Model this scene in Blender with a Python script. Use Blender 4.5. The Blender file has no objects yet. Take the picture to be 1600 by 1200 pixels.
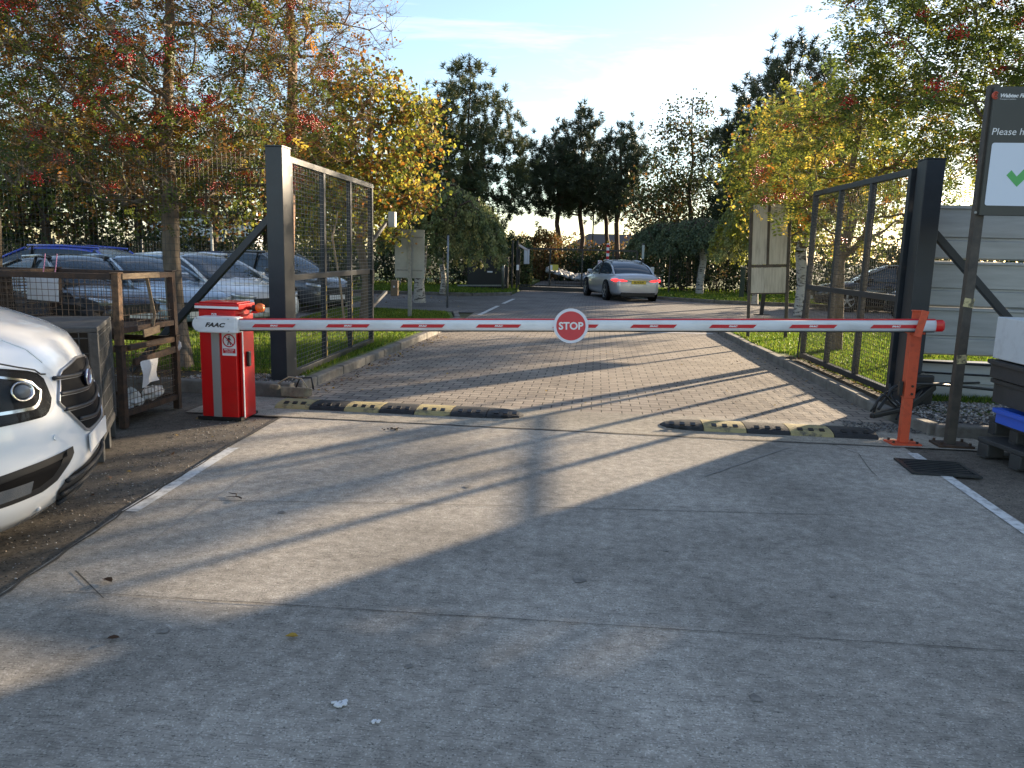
import bpy, bmesh, math, random
import numpy as np
from mathutils import Vector, Matrix
PI = math.pi
rad = math.radians
S = bpy.context.scene
COL = S.collection
# ------------------------------------------------------------------ camera
F = 1209.0; HC = 1.6; YAW = 6.0; PITCH = math.atan(.170); ROLL = 1.45
cam_d = bpy.data.cameras.new("camera"); cam = bpy.data.objects.new("camera", cam_d); COL.objects.link(cam)
cam_d.sensor_width = 36; cam_d.lens = F / 1600 * 36; cam_d.clip_start = .05; cam_d.clip_end = 2000
RM = Matrix.Rotation(rad(YAW), 3, 'Z') @ Matrix.Rotation(PI / 2 - PITCH, 3, 'X') @ Matrix.Rotation(rad(ROLL), 3, 'Z')
cam.matrix_world = Matrix.Translation((0, 0, HC)) @ RM.to_4x4()
S.camera = cam
# ------------------------------------------------------------------ world and sun
SUN_AZ = 38.6; SUN_EL = 11.5
W = bpy.data.worlds.new("World"); S.world = W; W.use_nodes = True
nt = W.node_tree; N = nt.nodes; L = nt.links
for n in list(N): N.remove(n)
out = N.new('ShaderNodeOutputWorld'); bg = N.new('ShaderNodeBackground'); sky = N.new('ShaderNodeTexSky')
sky.sky_type = 'NISHITA'; sky.sun_disc = False; sky.sun_elevation = rad(SUN_EL); sky.sun_rotation = rad(SUN_AZ)
sky.altitude = 50; sky.air_density = 1.0; sky.dust_density = 0.3; sky.ozone_density = 2.0
tc = N.new('ShaderNodeTexCoord'); mp = N.new('ShaderNodeMapping'); mp.inputs['Scale'].default_value = (1.0, 2.2, 7.5)
mp.inputs['Rotation'].default_value = (.12, .2, .4)
no = N.new('ShaderNodeTexNoise'); no.inputs['Scale'].default_value = 1.7; no.inputs['Detail'].default_value = 9; no.inputs['Roughness'].default_value = .62
no.inputs['Distortion'].default_value = .5
rp = N.new('ShaderNodeValToRGB'); rp.color_ramp.elements[0].position = .50; rp.color_ramp.elements[1].position = .80
rp.color_ramp.elements[1].color = (.55, .55, .55, 1)
mx = N.new('ShaderNodeMixRGB'); mx.inputs[2].default_value = (5.0, 5.0, 5.2, 1)
L.new(tc.outputs['Generated'], mp.inputs[0]); L.new(mp.outputs[0], no.inputs[0]); L.new(no.outputs[0], rp.inputs[0])
hs = N.new('ShaderNodeHueSaturation'); hs.inputs['Saturation'].default_value = .92; hs.inputs['Hue'].default_value = .504; hs.inputs['Value'].default_value = .70
L.new(sky.outputs[0], hs.inputs['Color']); L.new(rp.outputs[0], mx.inputs[0]); L.new(hs.outputs[0], mx.inputs[1]); L.new(mx.outputs[0], bg.inputs[0])
bg.inputs[1].default_value = .12; L.new(bg.outputs[0], out.inputs[0])
sd = bpy.data.lights.new("sun", 'SUN'); so = bpy.data.objects.new("sun", sd); COL.objects.link(so)
sd.energy = 5.0; sd.angle = rad(.9); sd.color = (1, .80, .56)
sdir = Vector((math.sin(rad(SUN_AZ)) * math.cos(rad(SUN_EL)), math.cos(rad(SUN_AZ)) * math.cos(rad(SUN_EL)), math.sin(rad(SUN_EL))))
so.rotation_euler = sdir.to_track_quat('Z', 'Y').to_euler()
so.location = (12, 15, 12)
S.view_settings.view_transform = 'Standard'; S.view_settings.look = 'None'; S.view_settings.gamma = 1
S.view_settings.exposure = 1.88
S.render.engine = 'CYCLES'; S.cycles.max_bounces = 8; S.cycles.transparent_max_bounces = 12

def ray(x, y): return RM @ Vector((x - 800, 600 - y, -F))
def gp(x, y, z=0.0):
    d = ray(x, y); t = (z - HC) / d.z; return Vector((0, 0, HC)) + d * t
def at(x, y, Y):
    d = ray(x, y); t = Y / d.y; return Vector((0, 0, HC)) + d * t
# ------------------------------------------------------------------ materials
MATS = {}
def new_mat(name):
    m = bpy.data.materials.new(name); m.use_nodes = True
    return m, m.node_tree.nodes, m.node_tree.links, m.node_tree.nodes['Principled BSDF']
def mat(name, col, rough=.6, metal=0, var=.0, col2=None, scale=8., bump=0., bscale=60., coat=0., emis=None, estr=0, stretch=None, lo=.35, hi=.65, spec=.5):
    if name in MATS: return MATS[name]
    m, n, l, b = new_mat(name)
    b.inputs['Base Color'].default_value = (*col, 1); b.inputs['Roughness'].default_value = rough; b.inputs['Metallic'].default_value = metal
    b.inputs['Specular IOR Level'].default_value = spec
    if coat: b.inputs['Coat Weight'].default_value = coat; b.inputs['Coat Roughness'].default_value = .03
    if emis: b.inputs['Emission Color'].default_value = (*emis, 1); b.inputs['Emission Strength'].default_value = estr
    t = n.new('ShaderNodeTexCoord'); src = t.outputs['Object']
    if stretch:
        mpp = n.new('ShaderNodeMapping'); mpp.inputs['Scale'].default_value = stretch; l.new(src, mpp.inputs[0]); src = mpp.outputs[0]
    if var or col2:
        c2 = col2 if col2 else tuple(min(1, c * (1 - var)) for c in col)
        x = n.new('ShaderNodeTexNoise'); x.inputs['Scale'].default_value = scale; x.inputs['Detail'].default_value = 8; x.inputs['Roughness'].default_value = .65
        l.new(src, x.inputs[0])
        r = n.new('ShaderNodeValToRGB'); r.color_ramp.elements[0].position = lo; r.color_ramp.elements[1].position = hi
        r.color_ramp.elements[0].color = (*col, 1); r.color_ramp.elements[1].color = (*c2, 1)
        l.new(x.outputs[0], r.inputs[0]); l.new(r.outputs[0], b.inputs['Base Color'])
    if bump:
        x = n.new('ShaderNodeTexNoise'); x.inputs['Scale'].default_value = bscale; x.inputs['Detail'].default_value = 5
        l.new(src, x.inputs[0]); bb = n.new('ShaderNodeBump'); bb.inputs['Strength'].default_value = bump; bb.inputs['Distance'].default_value = .01
        l.new(x.outputs[0], bb.inputs['Height']); l.new(bb.outputs[0], b.inputs['Normal'])
    MATS[name] = m; return m
def leafmat(name, col, trans=.45, rough=.55, var=.35):
    if name in MATS: return MATS[name]
    m = bpy.data.materials.new(name); m.use_nodes = True; n = m.node_tree.nodes; l = m.node_tree.links
    for q in list(n): n.remove(q)
    o = n.new('ShaderNodeOutputMaterial'); d = n.new('ShaderNodeBsdfPrincipled'); tr = n.new('ShaderNodeBsdfTranslucent'); mxs = n.new('ShaderNodeMixShader')
    g = n.new('ShaderNodeNewGeometry'); r = n.new('ShaderNodeValToRGB')
    r.color_ramp.elements[0].color = (*[c * (1 - var) for c in col], 1); r.color_ramp.elements[1].color = (*[min(1, c * (1 + var)) for c in col], 1)
    l.new(g.outputs['Random Per Island'], r.inputs[0])
    l.new(r.outputs[0], d.inputs['Base Color']); l.new(r.outputs[0], tr.inputs[0])
    d.inputs['Roughness'].default_value = rough; d.inputs['Specular IOR Level'].default_value = .3
    mxs.inputs[0].default_value = trans; l.new(d.outputs[0], mxs.inputs[1]); l.new(tr.outputs[0], mxs.inputs[2]); l.new(mxs.outputs[0], o.inputs[0])
    MATS[name] = m; return m
def glassmat(name, tint=(.02, .025, .03), rough=.03):
    if name in MATS: return MATS[name]
    m, n, l, b = new_mat(name)
    b.inputs['Base Color'].default_value = (*tint, 1); b.inputs['Roughness'].default_value = rough; b.inputs['Specular IOR Level'].default_value = .5
    b.inputs['Coat Weight'].default_value = .0; b.inputs['Coat Roughness'].default_value = .02
    MATS[name] = m; return m
def lensmat(name='clear_lens'):
    if name in MATS: return MATS[name]
    m, n, l, b = new_mat(name)
    b.inputs['Base Color'].default_value = (.01, .01, .01, 1); b.inputs['Roughness'].default_value = .02
    b.inputs['Alpha'].default_value = .16; b.inputs['Specular IOR Level'].default_value = .8
    MATS[name] = m; return m

M_dark = mat('dark_grey_paint', (.022, .028, .036), .42, var=.3, scale=3, bump=.05)
M_darksteel = mat('dark_steel', (.03, .035, .04), .45, .3, var=.4, scale=9)
M_wire = mat('black_coated_wire', (.018, .02, .02), .45)
M_gwire = mat('grey_wire', (.10, .11, .12), .35, .6)
M_galv = mat('galvanised_steel', (.30, .31, .31), .42, .7, var=.3, scale=20)
M_red = mat('red_cabinet_paint', (.60, .004, .006), .32, coat=.35, col2=(.36, .012, .010), scale=4, lo=.5, hi=.85, bump=.04, bscale=9)
M_redm = mat('red_film', (.55, .01, .02), .35)
M_white = mat('white_paint', (.80, .80, .80), .35, var=.06, scale=6)
M_boom = mat('white_boom_paint', (.78, .79, .80), .34, coat=.2, col2=(.60, .59, .56), scale=3, stretch=(1.5, 6, 6), lo=.45, hi=.85)
M_silver = mat('silver_strip', (.42, .42, .42), .35, .5)
M_black = mat('black_plastic', (.012, .012, .013), .45)
M_rubber = mat('black_rubber', (.02, .021, .023), .75, var=.4, scale=14, bump=.3)
M_orange = mat('orange_paint', (.60, .085, .03), .5, col2=(.36, .055, .025), scale=18, lo=.5, hi=.8, bump=.05)
M_rust = mat('rusty_steel', (.085, .045, .025), .85, col2=(.03, .022, .018), scale=14, bump=.4)
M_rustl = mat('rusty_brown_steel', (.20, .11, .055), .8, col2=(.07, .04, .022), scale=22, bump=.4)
M_wood = mat('weathered_wood', (.30, .22, .13), .8, col2=(.16, .11, .07), scale=12, stretch=(1, 1, 6), bump=.3)
M_bark = mat('grey_brown_bark', (.10, .075, .05), .9, col2=(.20, .16, .12), scale=9, stretch=(1, 1, .35), bump=.8, bscale=30)
M_barkd = mat('dark_bark', (.05, .035, .026), .9, col2=(.09, .06, .04), scale=9, stretch=(1, 1, .35), bump=.6, bscale=30)
M_birch = mat('pale_birch_bark', (.46, .43, .37), .8, col2=(.05, .04, .035), scale=5, stretch=(1, 1, 4), lo=.52, hi=.6, bump=.4)
M_pinebark = mat('pine_bark', (.11, .065, .04), .9, col2=(.05, .03, .022), scale=10, stretch=(1, 1, .3))
M_glass = glassmat('dark_car_glass', (.03, .045, .06), .04)
M_chrome = mat('chrome_trim', (.7, .7, .7), .12, 1)
M_tyre = mat('tyre_rubber', (.018, .018, .019), .8)
M_rim = mat('alloy_rim', (.45, .46, .48), .3, .8)
M_tail = mat('red_tail_lens', (.6, .01, .01), .15, coat=.5)
M_brake = mat('lit_brake_lamp', (.7, .02, .02), .2, emis=(1, .03, .03), estr=.8, coat=.5)
M_plate = mat('yellow_plate', (.70, .52, .06), .4)
M_paper = mat('white_paper', (.72, .72, .72), .7, var=.12, scale=30)
M_lead = mat('dark_print', (.02, .02, .02), .5)
M_yellow = mat('yellow_film', (.75, .5, .03), .5)
# ------------------------------------------------------------------ mesh building
SPLIT = {'screw', 'bolt', 'tread_pocket', 'tread_rib', 'conduit', 'latch', 'hazard_tape', 'runner', 'rim_edge', 'cable', 'door_handle', 'back_panel', 'tape_patch'}
class MB:
    def __init__(s): s.v = []; s.f = []; s.m = []
    def add(s, vs, fs, mi=0):
        o = len(s.v); s.v += [tuple(v) for v in vs]; s.f += [tuple(i + o for i in f) for f in fs]; s.m += [mi] * len(fs); return s
    def box(s, c, d, mi=0, rz=0, rx=0, ry=0):
        x, y, z = d[0] / 2, d[1] / 2, d[2] / 2
        vs = [(-x, -y, -z), (x, -y, -z), (x, y, -z), (-x, y, -z), (-x, -y, z), (x, -y, z), (x, y, z), (-x, y, z)]
        if rz or rx or ry:
            R = Matrix.Rotation(rz, 3, 'Z') @ Matrix.Rotation(ry, 3, 'Y') @ Matrix.Rotation(rx, 3, 'X')
            vs = [R @ Vector(v) for v in vs]
        vs = [(v[0] + c[0], v[1] + c[1], v[2] + c[2]) for v in vs]
        return s.add(vs, [(0, 3, 2, 1), (4, 5, 6, 7), (0, 1, 5, 4), (1, 2, 6, 5), (2, 3, 7, 6), (3, 0, 4, 7)], mi)
    def bar(s, a, b, w, h=None, mi=0, up=(0, 0, 1)):
        a = Vector(a); b = Vector(b); h = h or w; d = (b - a); d.normalize(); u = Vector(up)
        if abs(d.dot(u)) > .98: u = Vector((0, 1, 0))
        sx = d.cross(u).normalized() * (w / 2); sy = sx.cross(d).normalized() * (h / 2)
        vs = [a - sx - sy, a + sx - sy, a + sx + sy, a - sx + sy, b - sx - sy, b + sx - sy, b + sx + sy, b - sx + sy]
        return s.add(vs, [(0, 1, 2, 3), (7, 6, 5, 4), (4, 5, 1, 0), (5, 6, 2, 1), (6, 7, 3, 2), (7, 4, 0, 3)], mi)
    def tube(s, pts, r, n=8, mi=0, caps=True):
        pts = [Vector(p) for p in pts]; K = len(pts)
        rr = r if isinstance(r, (list, tuple)) else [r] * K
        vs = []; pu = None
        for i, p in enumerate(pts):
            d = (pts[min(i + 1, K - 1)] - pts[max(i - 1, 0)]).normalized()
            if pu is None: u = d.orthogonal().normalized()
            else: u = (pu - d * pu.dot(d)).normalized()
            pu = u; w = d.cross(u)
            for k in range(n):
                a = 2 * PI * k / n; vs.append(p + (u * math.cos(a) + w * math.sin(a)) * rr[i])
        fs = []
        for i in range(K - 1):
            for k in range(n):
                k2 = (k + 1) % n; fs.append((i * n + k, i * n + k2, (i + 1) * n + k2, (i + 1) * n + k))
        if caps: fs.append(tuple(range(n))[::-1]); fs.append(tuple((K - 1) * n + k for k in range(n)))
        return s.add(vs, fs, mi)
    def prism(s, poly, z0, z1, mi=0):
        n = len(poly); vs = [(p[0], p[1], z0) for p in poly] + [(p[0], p[1], z1) for p in poly]
        a = sum(poly[i][0] * poly[(i + 1) % n][1] - poly[(i + 1) % n][0] * poly[i][1] for i in range(n))
        fs = [tuple(range(n))[::-1], tuple(range(n, 2 * n))] + [(i, (i + 1) % n, n + (i + 1) % n, n + i) for i in range(n)]
        if a < 0: fs = [f[::-1] for f in fs]
        return s.add(vs, fs, mi)
    def loft(s, rings, closed=True, caps=True, mi=0, mfun=None):
        n = len(rings[0]); o = len(s.v)
        for r in rings: s.v += [tuple(p) for p in r]
        for i in range(len(rings) - 1):
            for k in range(n if closed else n - 1):
                k2 = (k + 1) % n
                s.f.append((o + i * n + k, o + i * n + k2, o + (i + 1) * n + k2, o + (i + 1) * n + k)); s.m.append(mfun(i, k) if mfun else mi)
        if caps and closed:
            s.f.append(tuple(o + k for k in range(n))[::-1]); s.m.append(mi); e = o + (len(rings) - 1) * n
            s.f.append(tuple(e + k for k in range(n))); s.m.append(mi)
        return s
    def xform(s, M, i0=0):
        for i in range(i0, len(s.v)): s.v[i] = tuple(M @ Vector(s.v[i]))
        return s
    def build(s, name, mats, parent=None, smooth=False, world=False, bevel=0, subs=0, label=None, fixn=False):
        if name in SPLIT and parent and s.f:
            comp = list(range(len(s.v)))
            def find(i):
                while comp[i] != i: comp[i] = comp[comp[i]]; i = comp[i]
                return i
            for f in s.f:
                for k in f[1:]: comp[find(k)] = find(f[0])
            roots = sorted({find(f[0]) for f in s.f})
            if len(roots) > 1:
                for r_ in roots:
                    ids = [i for i in range(len(s.v)) if find(i) == r_]; mp_ = {i: k for k, i in enumerate(ids)}; q = MB(); q.v = [s.v[i] for i in ids]
                    for f, m_ in zip(s.f, s.m):
                        if find(f[0]) == r_: q.f.append(tuple(mp_[i] for i in f)); q.m.append(m_)
                    o = q.build(name, mats, parent, smooth, world, bevel, subs, label, fixn)
                return o
        me = bpy.data.meshes.new(name); me.from_pydata(s.v, [], s.f)
        if not isinstance(mats, (list, tuple)): mats = [mats]
        for m in mats: me.materials.append(m)
        if len(mats) > 1: me.polygons.foreach_set('material_index', s.m)
        if smooth: me.polygons.foreach_set('use_smooth', [True] * len(me.polygons))
        if fixn:
            b = bmesh.new(); b.from_mesh(me); bmesh.ops.remove_doubles(b, verts=b.verts, dist=1e-5); bmesh.ops.recalc_face_normals(b, faces=b.faces); b.to_mesh(me); b.free()
        me.update()
        o = bpy.data.objects.new(name, me); COL.objects.link(o)
        if parent:
            o.parent = parent
            if world: o.matrix_parent_inverse = parent_world(parent).inverted()
        if bevel:
            bm = o.modifiers.new('bevel', 'BEVEL'); bm.width = bevel; bm.segments = 2; bm.limit_method = 'ANGLE'; bm.angle_limit = rad(40)
        if subs:
            sm = o.modifiers.new('sub', 'SUBSURF'); sm.levels = subs; sm.render_levels = subs
        if label: o['label'] = label
        return o
def parent_world(p):
    m = p.matrix_basis.copy()
    if p.parent: m = parent_world(p.parent) @ p.matrix_parent_inverse @ m
    return m
def thing(name, label, cat, loc=(0, 0, 0), rz=0, group=None):
    o = bpy.data.objects.new(name, None); COL.objects.link(o); o.location = loc; o.rotation_euler = (0, 0, rz); o.empty_display_size = .2
    o['label'] = label; o['category'] = cat
    if group: o['group'] = group
    return o
def tag(o, label, cat, group=None):
    o['label'] = label; o['category'] = cat
    if group: o['group'] = group
    return o
def struct(o): o['kind'] = 'structure'; return o
def stuff(o, label, cat): o['kind'] = 'stuff'; o['label'] = label; o['category'] = cat; return o
def text(name, s, size, M, material, parent, depth=.002, shear=0., sx=1., world=False, align='CENTER', bold=0.):
    cu = bpy.data.curves.new(name, 'FONT'); cu.body = s; cu.size = size; cu.extrude = depth; cu.shear = shear; cu.align_x = align; cu.align_y = 'CENTER'; cu.offset = bold
    cu.resolution_u = 3
    t = bpy.data.objects.new('tmp', cu); COL.objects.link(t)
    me = bpy.data.meshes.new_from_object(t.evaluated_get(bpy.context.evaluated_depsgraph_get())); bpy.data.objects.remove(t)
    me.name = name; me.transform(M @ Matrix.Diagonal((sx, 1, 1, 1))); me.materials.clear(); me.materials.append(material)
    o = bpy.data.objects.new(name, me); COL.objects.link(o)
    if parent:
        o.parent = parent
        if world: o.matrix_parent_inverse = parent_world(parent).inverted()
    return o
FACE_S = Matrix.Rotation(PI / 2, 4, 'X')     # text lying in XY turned to face -Y (towards the camera)
def np_mesh(name, V, Fc, mats, mi=None, smooth=False, parent=None, world=True):
    """V (n,3), Fc (m,k)"""
    me = bpy.data.meshes.new(name); V = np.asarray(V, np.float32); Fc = np.asarray(Fc, np.int32); k = Fc.shape[1]
    me.vertices.add(len(V)); me.vertices.foreach_set('co', V.ravel())
    me.loops.add(Fc.size); me.loops.foreach_set('vertex_index', Fc.ravel())
    me.polygons.add(len(Fc)); me.polygons.foreach_set('loop_start', np.arange(len(Fc), dtype=np.int32) * k)
    me.polygons.foreach_set('loop_total', np.full(len(Fc), k, np.int32))
    if not isinstance(mats, (list, tuple)): mats = [mats]
    for m in mats: me.materials.append(m)
    if mi is not None: me.polygons.foreach_set('material_index', np.asarray(mi, np.int32))
    if smooth: me.polygons.foreach_set('use_smooth', np.ones(len(Fc), bool))
    me.update(calc_edges=True); me.validate()
    o = bpy.data.objects.new(name, me); COL.objects.link(o)
    if parent:
        o.parent = parent
        if world: o.matrix_parent_inverse = parent_world(parent).inverted()
    return o
def frustums(A, B, ra, rb, n=5):
    A = np.asarray(A, float); B = np.asarray(B, float); ra = np.asarray(ra)[:, None]; rb = np.asarray(rb)[:, None]
    d = B - A; d /= np.linalg.norm(d, axis=1, keepdims=True) + 1e-9
    h = np.where(np.abs(d[:, 2:3]) > .9, [[1., 0, 0]], [[0, 0, 1.]]); u = np.cross(d, h); u /= np.linalg.norm(u, axis=1, keepdims=True); w = np.cross(d, u)
    V = []
    for k in range(n):
        a = 2 * PI * k / n; V.append(A + (u * math.cos(a) + w * math.sin(a)) * ra)
    for k in range(n):
        a = 2 * PI * k / n; V.append(B + (u * math.cos(a) + w * math.sin(a)) * rb)
    V = np.stack(V, 1).reshape(-1, 3); m = len(A); base = (np.arange(m) * 2 * n)[:, None]
    Fc = np.concatenate([base + np.array([[k, (k + 1) % n, n + (k + 1) % n, n + k]]) for k in range(n)], 0)
    return V, Fc
def wires(name, segs, r, material, parent, world=True):
    A = [s[0] for s in segs]; B = [s[1] for s in segs]
    V, Fc = frustums(A, B, [r] * len(A), [r] * len(A), 4)
    return np_mesh(name, V, Fc, material, parent=parent, world=world)
def rnd_unit(rng, n):
    v = rng.normal(size=(n, 3)); return v / (np.linalg.norm(v, axis=1, keepdims=True) + 1e-9)
def leaf_quads(rng, P, size, aspect=.45, up=.3, droop=None):
    n = len(P); d = rnd_unit(rng, n)
    if droop is not None: d = d * (1 - droop) + np.array([[0, 0, -1.]]) * droop; d /= np.linalg.norm(d, axis=1, keepdims=True)
    w = rnd_unit(rng, n); w[:, 2] *= (1 - up); w = np.cross(d, np.cross(w, d)); w /= np.linalg.norm(w, axis=1, keepdims=True) + 1e-9
    s = size * rng.uniform(.6, 1.35, (n, 1))
    V = np.stack([P, P + d * s * .5 + w * s * aspect, P + d * s, P + d * s * .5 - w * s * aspect], 1).reshape(-1, 3)
    Fc = (np.arange(n) * 4)[:, None] + np.array([[0, 1, 2, 3]])
    return V, Fc
# ------------------------------------------------------------------ trees
def compound_leaves(rng, T, nc, spread, L=.17, leaflet=.055, aspect=.22):
    """pinnate leaves: a drooping midrib with pairs of leaflets"""
    O = np.repeat(T, nc, 0); n = len(O); O = O + rng.normal(size=(n, 3)) * spread * np.array([1, 1, .75])
    d = rnd_unit(rng, n); d[:, 2] = d[:, 2] * .6 - .35; d /= np.linalg.norm(d, axis=1, keepdims=True)
    s = np.cross(d, np.array([[0, 0, 1.]]) + rng.normal(size=(n, 3)) * .35); s /= np.linalg.norm(s, axis=1, keepdims=True) + 1e-9
    sc = rng.uniform(.6, 1.25, (n, 1)); V = []
    for k in range(5):
        for sg in (-1, 1):
            p = O + d * L * sc * (.2 + .2 * k) + np.array([[0, 0, -1]]) * (.02 * k * k / 16) * sc
            e = d * .45 + s * sg * .9 + rng.normal(size=(n, 3)) * .16; e /= np.linalg.norm(e, axis=1, keepdims=True); w = np.cross(e, np.cross(s, d)); w /= np.linalg.norm(w, axis=1, keepdims=True) + 1e-9
            l = leaflet * sc * (1.15 - .06 * abs(k - 2))
            V.append(np.stack([p, p + e * l * .45 + w * l * aspect, p + e * l, p + e * l * .45 - w * l * aspect], 1))
    V = np.stack(V, 1)     # n,10,4,3
    m = n * 10; return V.reshape(-1, 3), (np.arange(m) * 4)[:, None] + np.array([[0, 1, 2, 3]]), n
def skeleton(rng, trunk, tips, steps=4, wob=.12, kup=.5, sag=0.):
    P = [np.array(t, float) for t in trunk]; par = [-1] + list(range(len(trunk) - 1)); ntr = len(trunk)
    pos = np.zeros((len(trunk) + len(tips) * steps + 5, 3)); pos[:ntr] = P; cnt = ntr
    ax = pos[:ntr]
    dist = np.array([np.min(np.linalg.norm(ax - t, axis=1)) for t in tips]); order = np.argsort(dist); tipi = []
    lowest = trunk[max(1, int(ntr * .3))][2]
    for i in order:
        t = tips[i]; d = t - pos[:cnt]; h = np.linalg.norm(d[:, :2], axis=1); D = np.linalg.norm(d, axis=1)
        cost = D + kup * np.maximum(0, -(d[:, 2] - .35 * h)) + (pos[:cnt, 2] < lowest - 1e-3) * 50
        j = int(np.argmin(cost)); a = pos[j].copy(); seg = np.linalg.norm(t - a); k = max(1, min(steps, int(seg / .18) + 1)); pj = j
        for q in range(1, k + 1):
            f = q / k; p = a + (t - a) * f + rng.normal(size=3) * wob * seg * (1 if q < k else .0) / k ** .5 * .5
            p[2] += -sag * math.sin(f * PI) * seg
            pos[cnt] = p; par.append(pj); pj = cnt; cnt += 1
        tipi.append(pj)
    return pos[:cnt], np.array(par), ntr, np.array(tipi)
def wood_mesh(pos, par, ntr, r0, r_tip, pw=.5, sides=5):
    n = len(pos); w = np.zeros(n); haschild = np.zeros(n, bool); haschild[par[1:]] = True; w[~haschild] = 1
    for i in range(n - 1, 0, -1): w[par[i]] += w[i]
    r = r_tip * w ** pw; f = r0 / r[0]
    r = np.where(w > 3, r * (1 + (f - 1) * np.minimum(1, np.log(w) / np.log(max(w[0], 2.)))), r)
    r[0] *= 1.25
    idx = np.arange(1, n); return frustums(pos[par[idx]], pos[idx], r[par[idx]] * np.where(w[par[idx]] > w[idx] * 3, .6, 1), r[idx], sides)
def envelope(rng, n, c, R, shape='ellipsoid', clump=.0, keep=None):
    out = []
    cl = rng.normal(size=(14, 3)) * .5
    while len(out) < n:
        p = rng.uniform(-1, 1, 3)
        if shape == 'ellipsoid':
            if p @ p > 1 or (p @ p < .12 and rng.random() < .6): continue
        elif shape == 'cone':
            z = (p[2] + 1) / 2; rr = (1 - z) ** .75 * (.35 + .65 * min(1, z * 5)) * (1 + .25 * math.sin(z * 23 + 3 * math.atan2(p[1], p[0])))
            if p[0] ** 2 + p[1] ** 2 > rr * rr: continue
        elif shape == 'egg':
            z = (p[2] + 1) / 2; rr = math.sin(PI * min(1, z ** .75 * .97 + .03)) ** .6
            if p[0] ** 2 + p[1] ** 2 > rr * rr: continue
        elif shape == 'flat':
            z = (p[2] + 1) / 2; rr = min(1, .55 + z * 1.1) * (1 - max(0, z - .55) ** 1.6 * 2.0)
            if rr < 0 or p[0] ** 2 + p[1] ** 2 > rr * rr: continue
        if clump:
            v = math.sin(p[0] * 5.1 + cl[0][0] * 9) * math.sin(p[1] * 4.7 + cl[1][1] * 9) * math.sin(p[2] * 5.9 + cl[2][2] * 9)
            if v < -.12 and rng.random() < clump: continue
        q = np.array(c) + p * np.array(R)
        if keep and not keep(q): continue
        out.append(q)
    return np.array(out)
def trunk_path(rng, base, top, n=7, wob=.06):
    b = np.array(base, float); t = np.array(top, float); out = []
    for i in range(n):
        f = i / (n - 1); p = b + (t - b) * f
        if 0 < i < n - 1: p[:2] += rng.normal(size=2) * wob
        out.append(p)
    return out
def tree(name, label, base, top, c, R, ntips=400, nl=40, size=.07, spread=.22, mats=None, weights=None, bark=None, r0=.12, r_tip=.006, shape='ellipsoid',
         clump=.5, seed=1, group=None, cat='tree', up=.3, aspect=.42, berries=0, extra=None, sag=.0, steps=4, trunk=None, twig=0, keep=None, droop=None, pw=.5, leafkeep=None, sides=5, branch=None, comp=0, leaflet=.055):
    rng = np.random.default_rng(seed)
    t = thing(name, label, cat, base, group=group)
    tr = trunk if trunk else trunk_path(rng, base, top)
    tips = envelope(rng, ntips, c, R, shape, clump, keep)
    if extra is not None: tips = np.concatenate([tips, extra])
    pos, par, ntr, tipi = skeleton(rng, tr, tips, steps=steps, sag=sag)
    V, Fc = wood_mesh(pos, par, ntr, r0, r_tip, pw, sides)
    if twig:   # bare fine twigs radiating from the tips
        T = np.repeat(pos[tipi], twig, 0); d = rnd_unit(rng, len(T)); d[:, 2] = np.abs(d[:, 2]) * .8; E_ = T + d * rng.uniform(.12, .5, (len(T), 1))
        V2, F2 = frustums(T, E_, np.full(len(T), r_tip * .8), np.full(len(T), r_tip * .35), 3)
        # frustums of 3 sides give quads too
        Fc = np.concatenate([Fc, F2 + len(V)]); V = np.concatenate([V, V2])
    nb_ = len(par) - 1; wm = np.tile((np.arange(1, nb_ + 1) >= ntr).astype(int), sides); wm = np.concatenate([wm, np.ones(len(Fc) - len(wm), int)])
    np_mesh('trunk', V, Fc, [bark or M_bark, branch or bark or M_bark], wm, parent=t, smooth=True)
    if comp:
        V, Fc, n_ = compound_leaves(rng, pos[tipi], comp, spread, leaflet=leaflet, L=leaflet * 3); pr_ = np.array(weights) / sum(weights)
        g = np.repeat(rng.choice(len(mats), len(tipi), p=pr_), comp); z_ = rng.choice(len(mats), n_, p=pr_); zz = np.repeat(np.where(rng.random(n_) < .5, g, z_), 10)
        np_mesh('crown', V, Fc, mats, zz, parent=t); nl = 0
    if nl:
        P = np.repeat(pos[tipi], nl, 0); P = P + rng.normal(size=P.shape) * spread * np.array([1, 1, .75])
        if leafkeep is not None: P = P[leafkeep(P)]
        V, Fc = leaf_quads(rng, P, size, aspect, up, droop)
        zz = rng.choice(len(mats), len(P), p=np.array(weights) / sum(weights))
        # colour follows twig groups so that clumps differ
        g = np.repeat(rng.choice(len(mats), len(tipi), p=np.array(weights) / sum(weights)), nl)
        if leafkeep is None: zz = np.where(rng.random(len(P)) < .5, g, zz)
        np_mesh('crown', V, Fc, mats, zz, parent=t)
    if berries:
        bi = rng.choice(len(tipi), berries, replace=False if berries < len(tipi) else True); B = pos[tipi[bi]] + np.array([0, 0, -.04])
        Pb = np.repeat(B, 60, 0) + rng.normal(size=(berries * 60, 3)) * np.array([.062, .062, .04])
        r = .0125
        o = np.array([[1, 0, 0], [0, 1, 0], [-1, 0, 0], [0, -1, 0], [0, 0, 1], [0, 0, -1]]) * r
        V = (Pb[:, None, :] + o[None]).reshape(-1, 3)
        tri = np.array([[0, 1, 4], [1, 2, 4], [2, 3, 4], [3, 0, 4], [1, 0, 5], [2, 1, 5], [3, 2, 5], [0, 3, 5]])
        Fc = ((np.arange(len(Pb)) * 6)[:, None, None] + tri[None]).reshape(-1, 3)
        np_mesh('berries', V, Fc, mat('red_berries', (.55, .012, .012), .35), parent=t)
    return t
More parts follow.
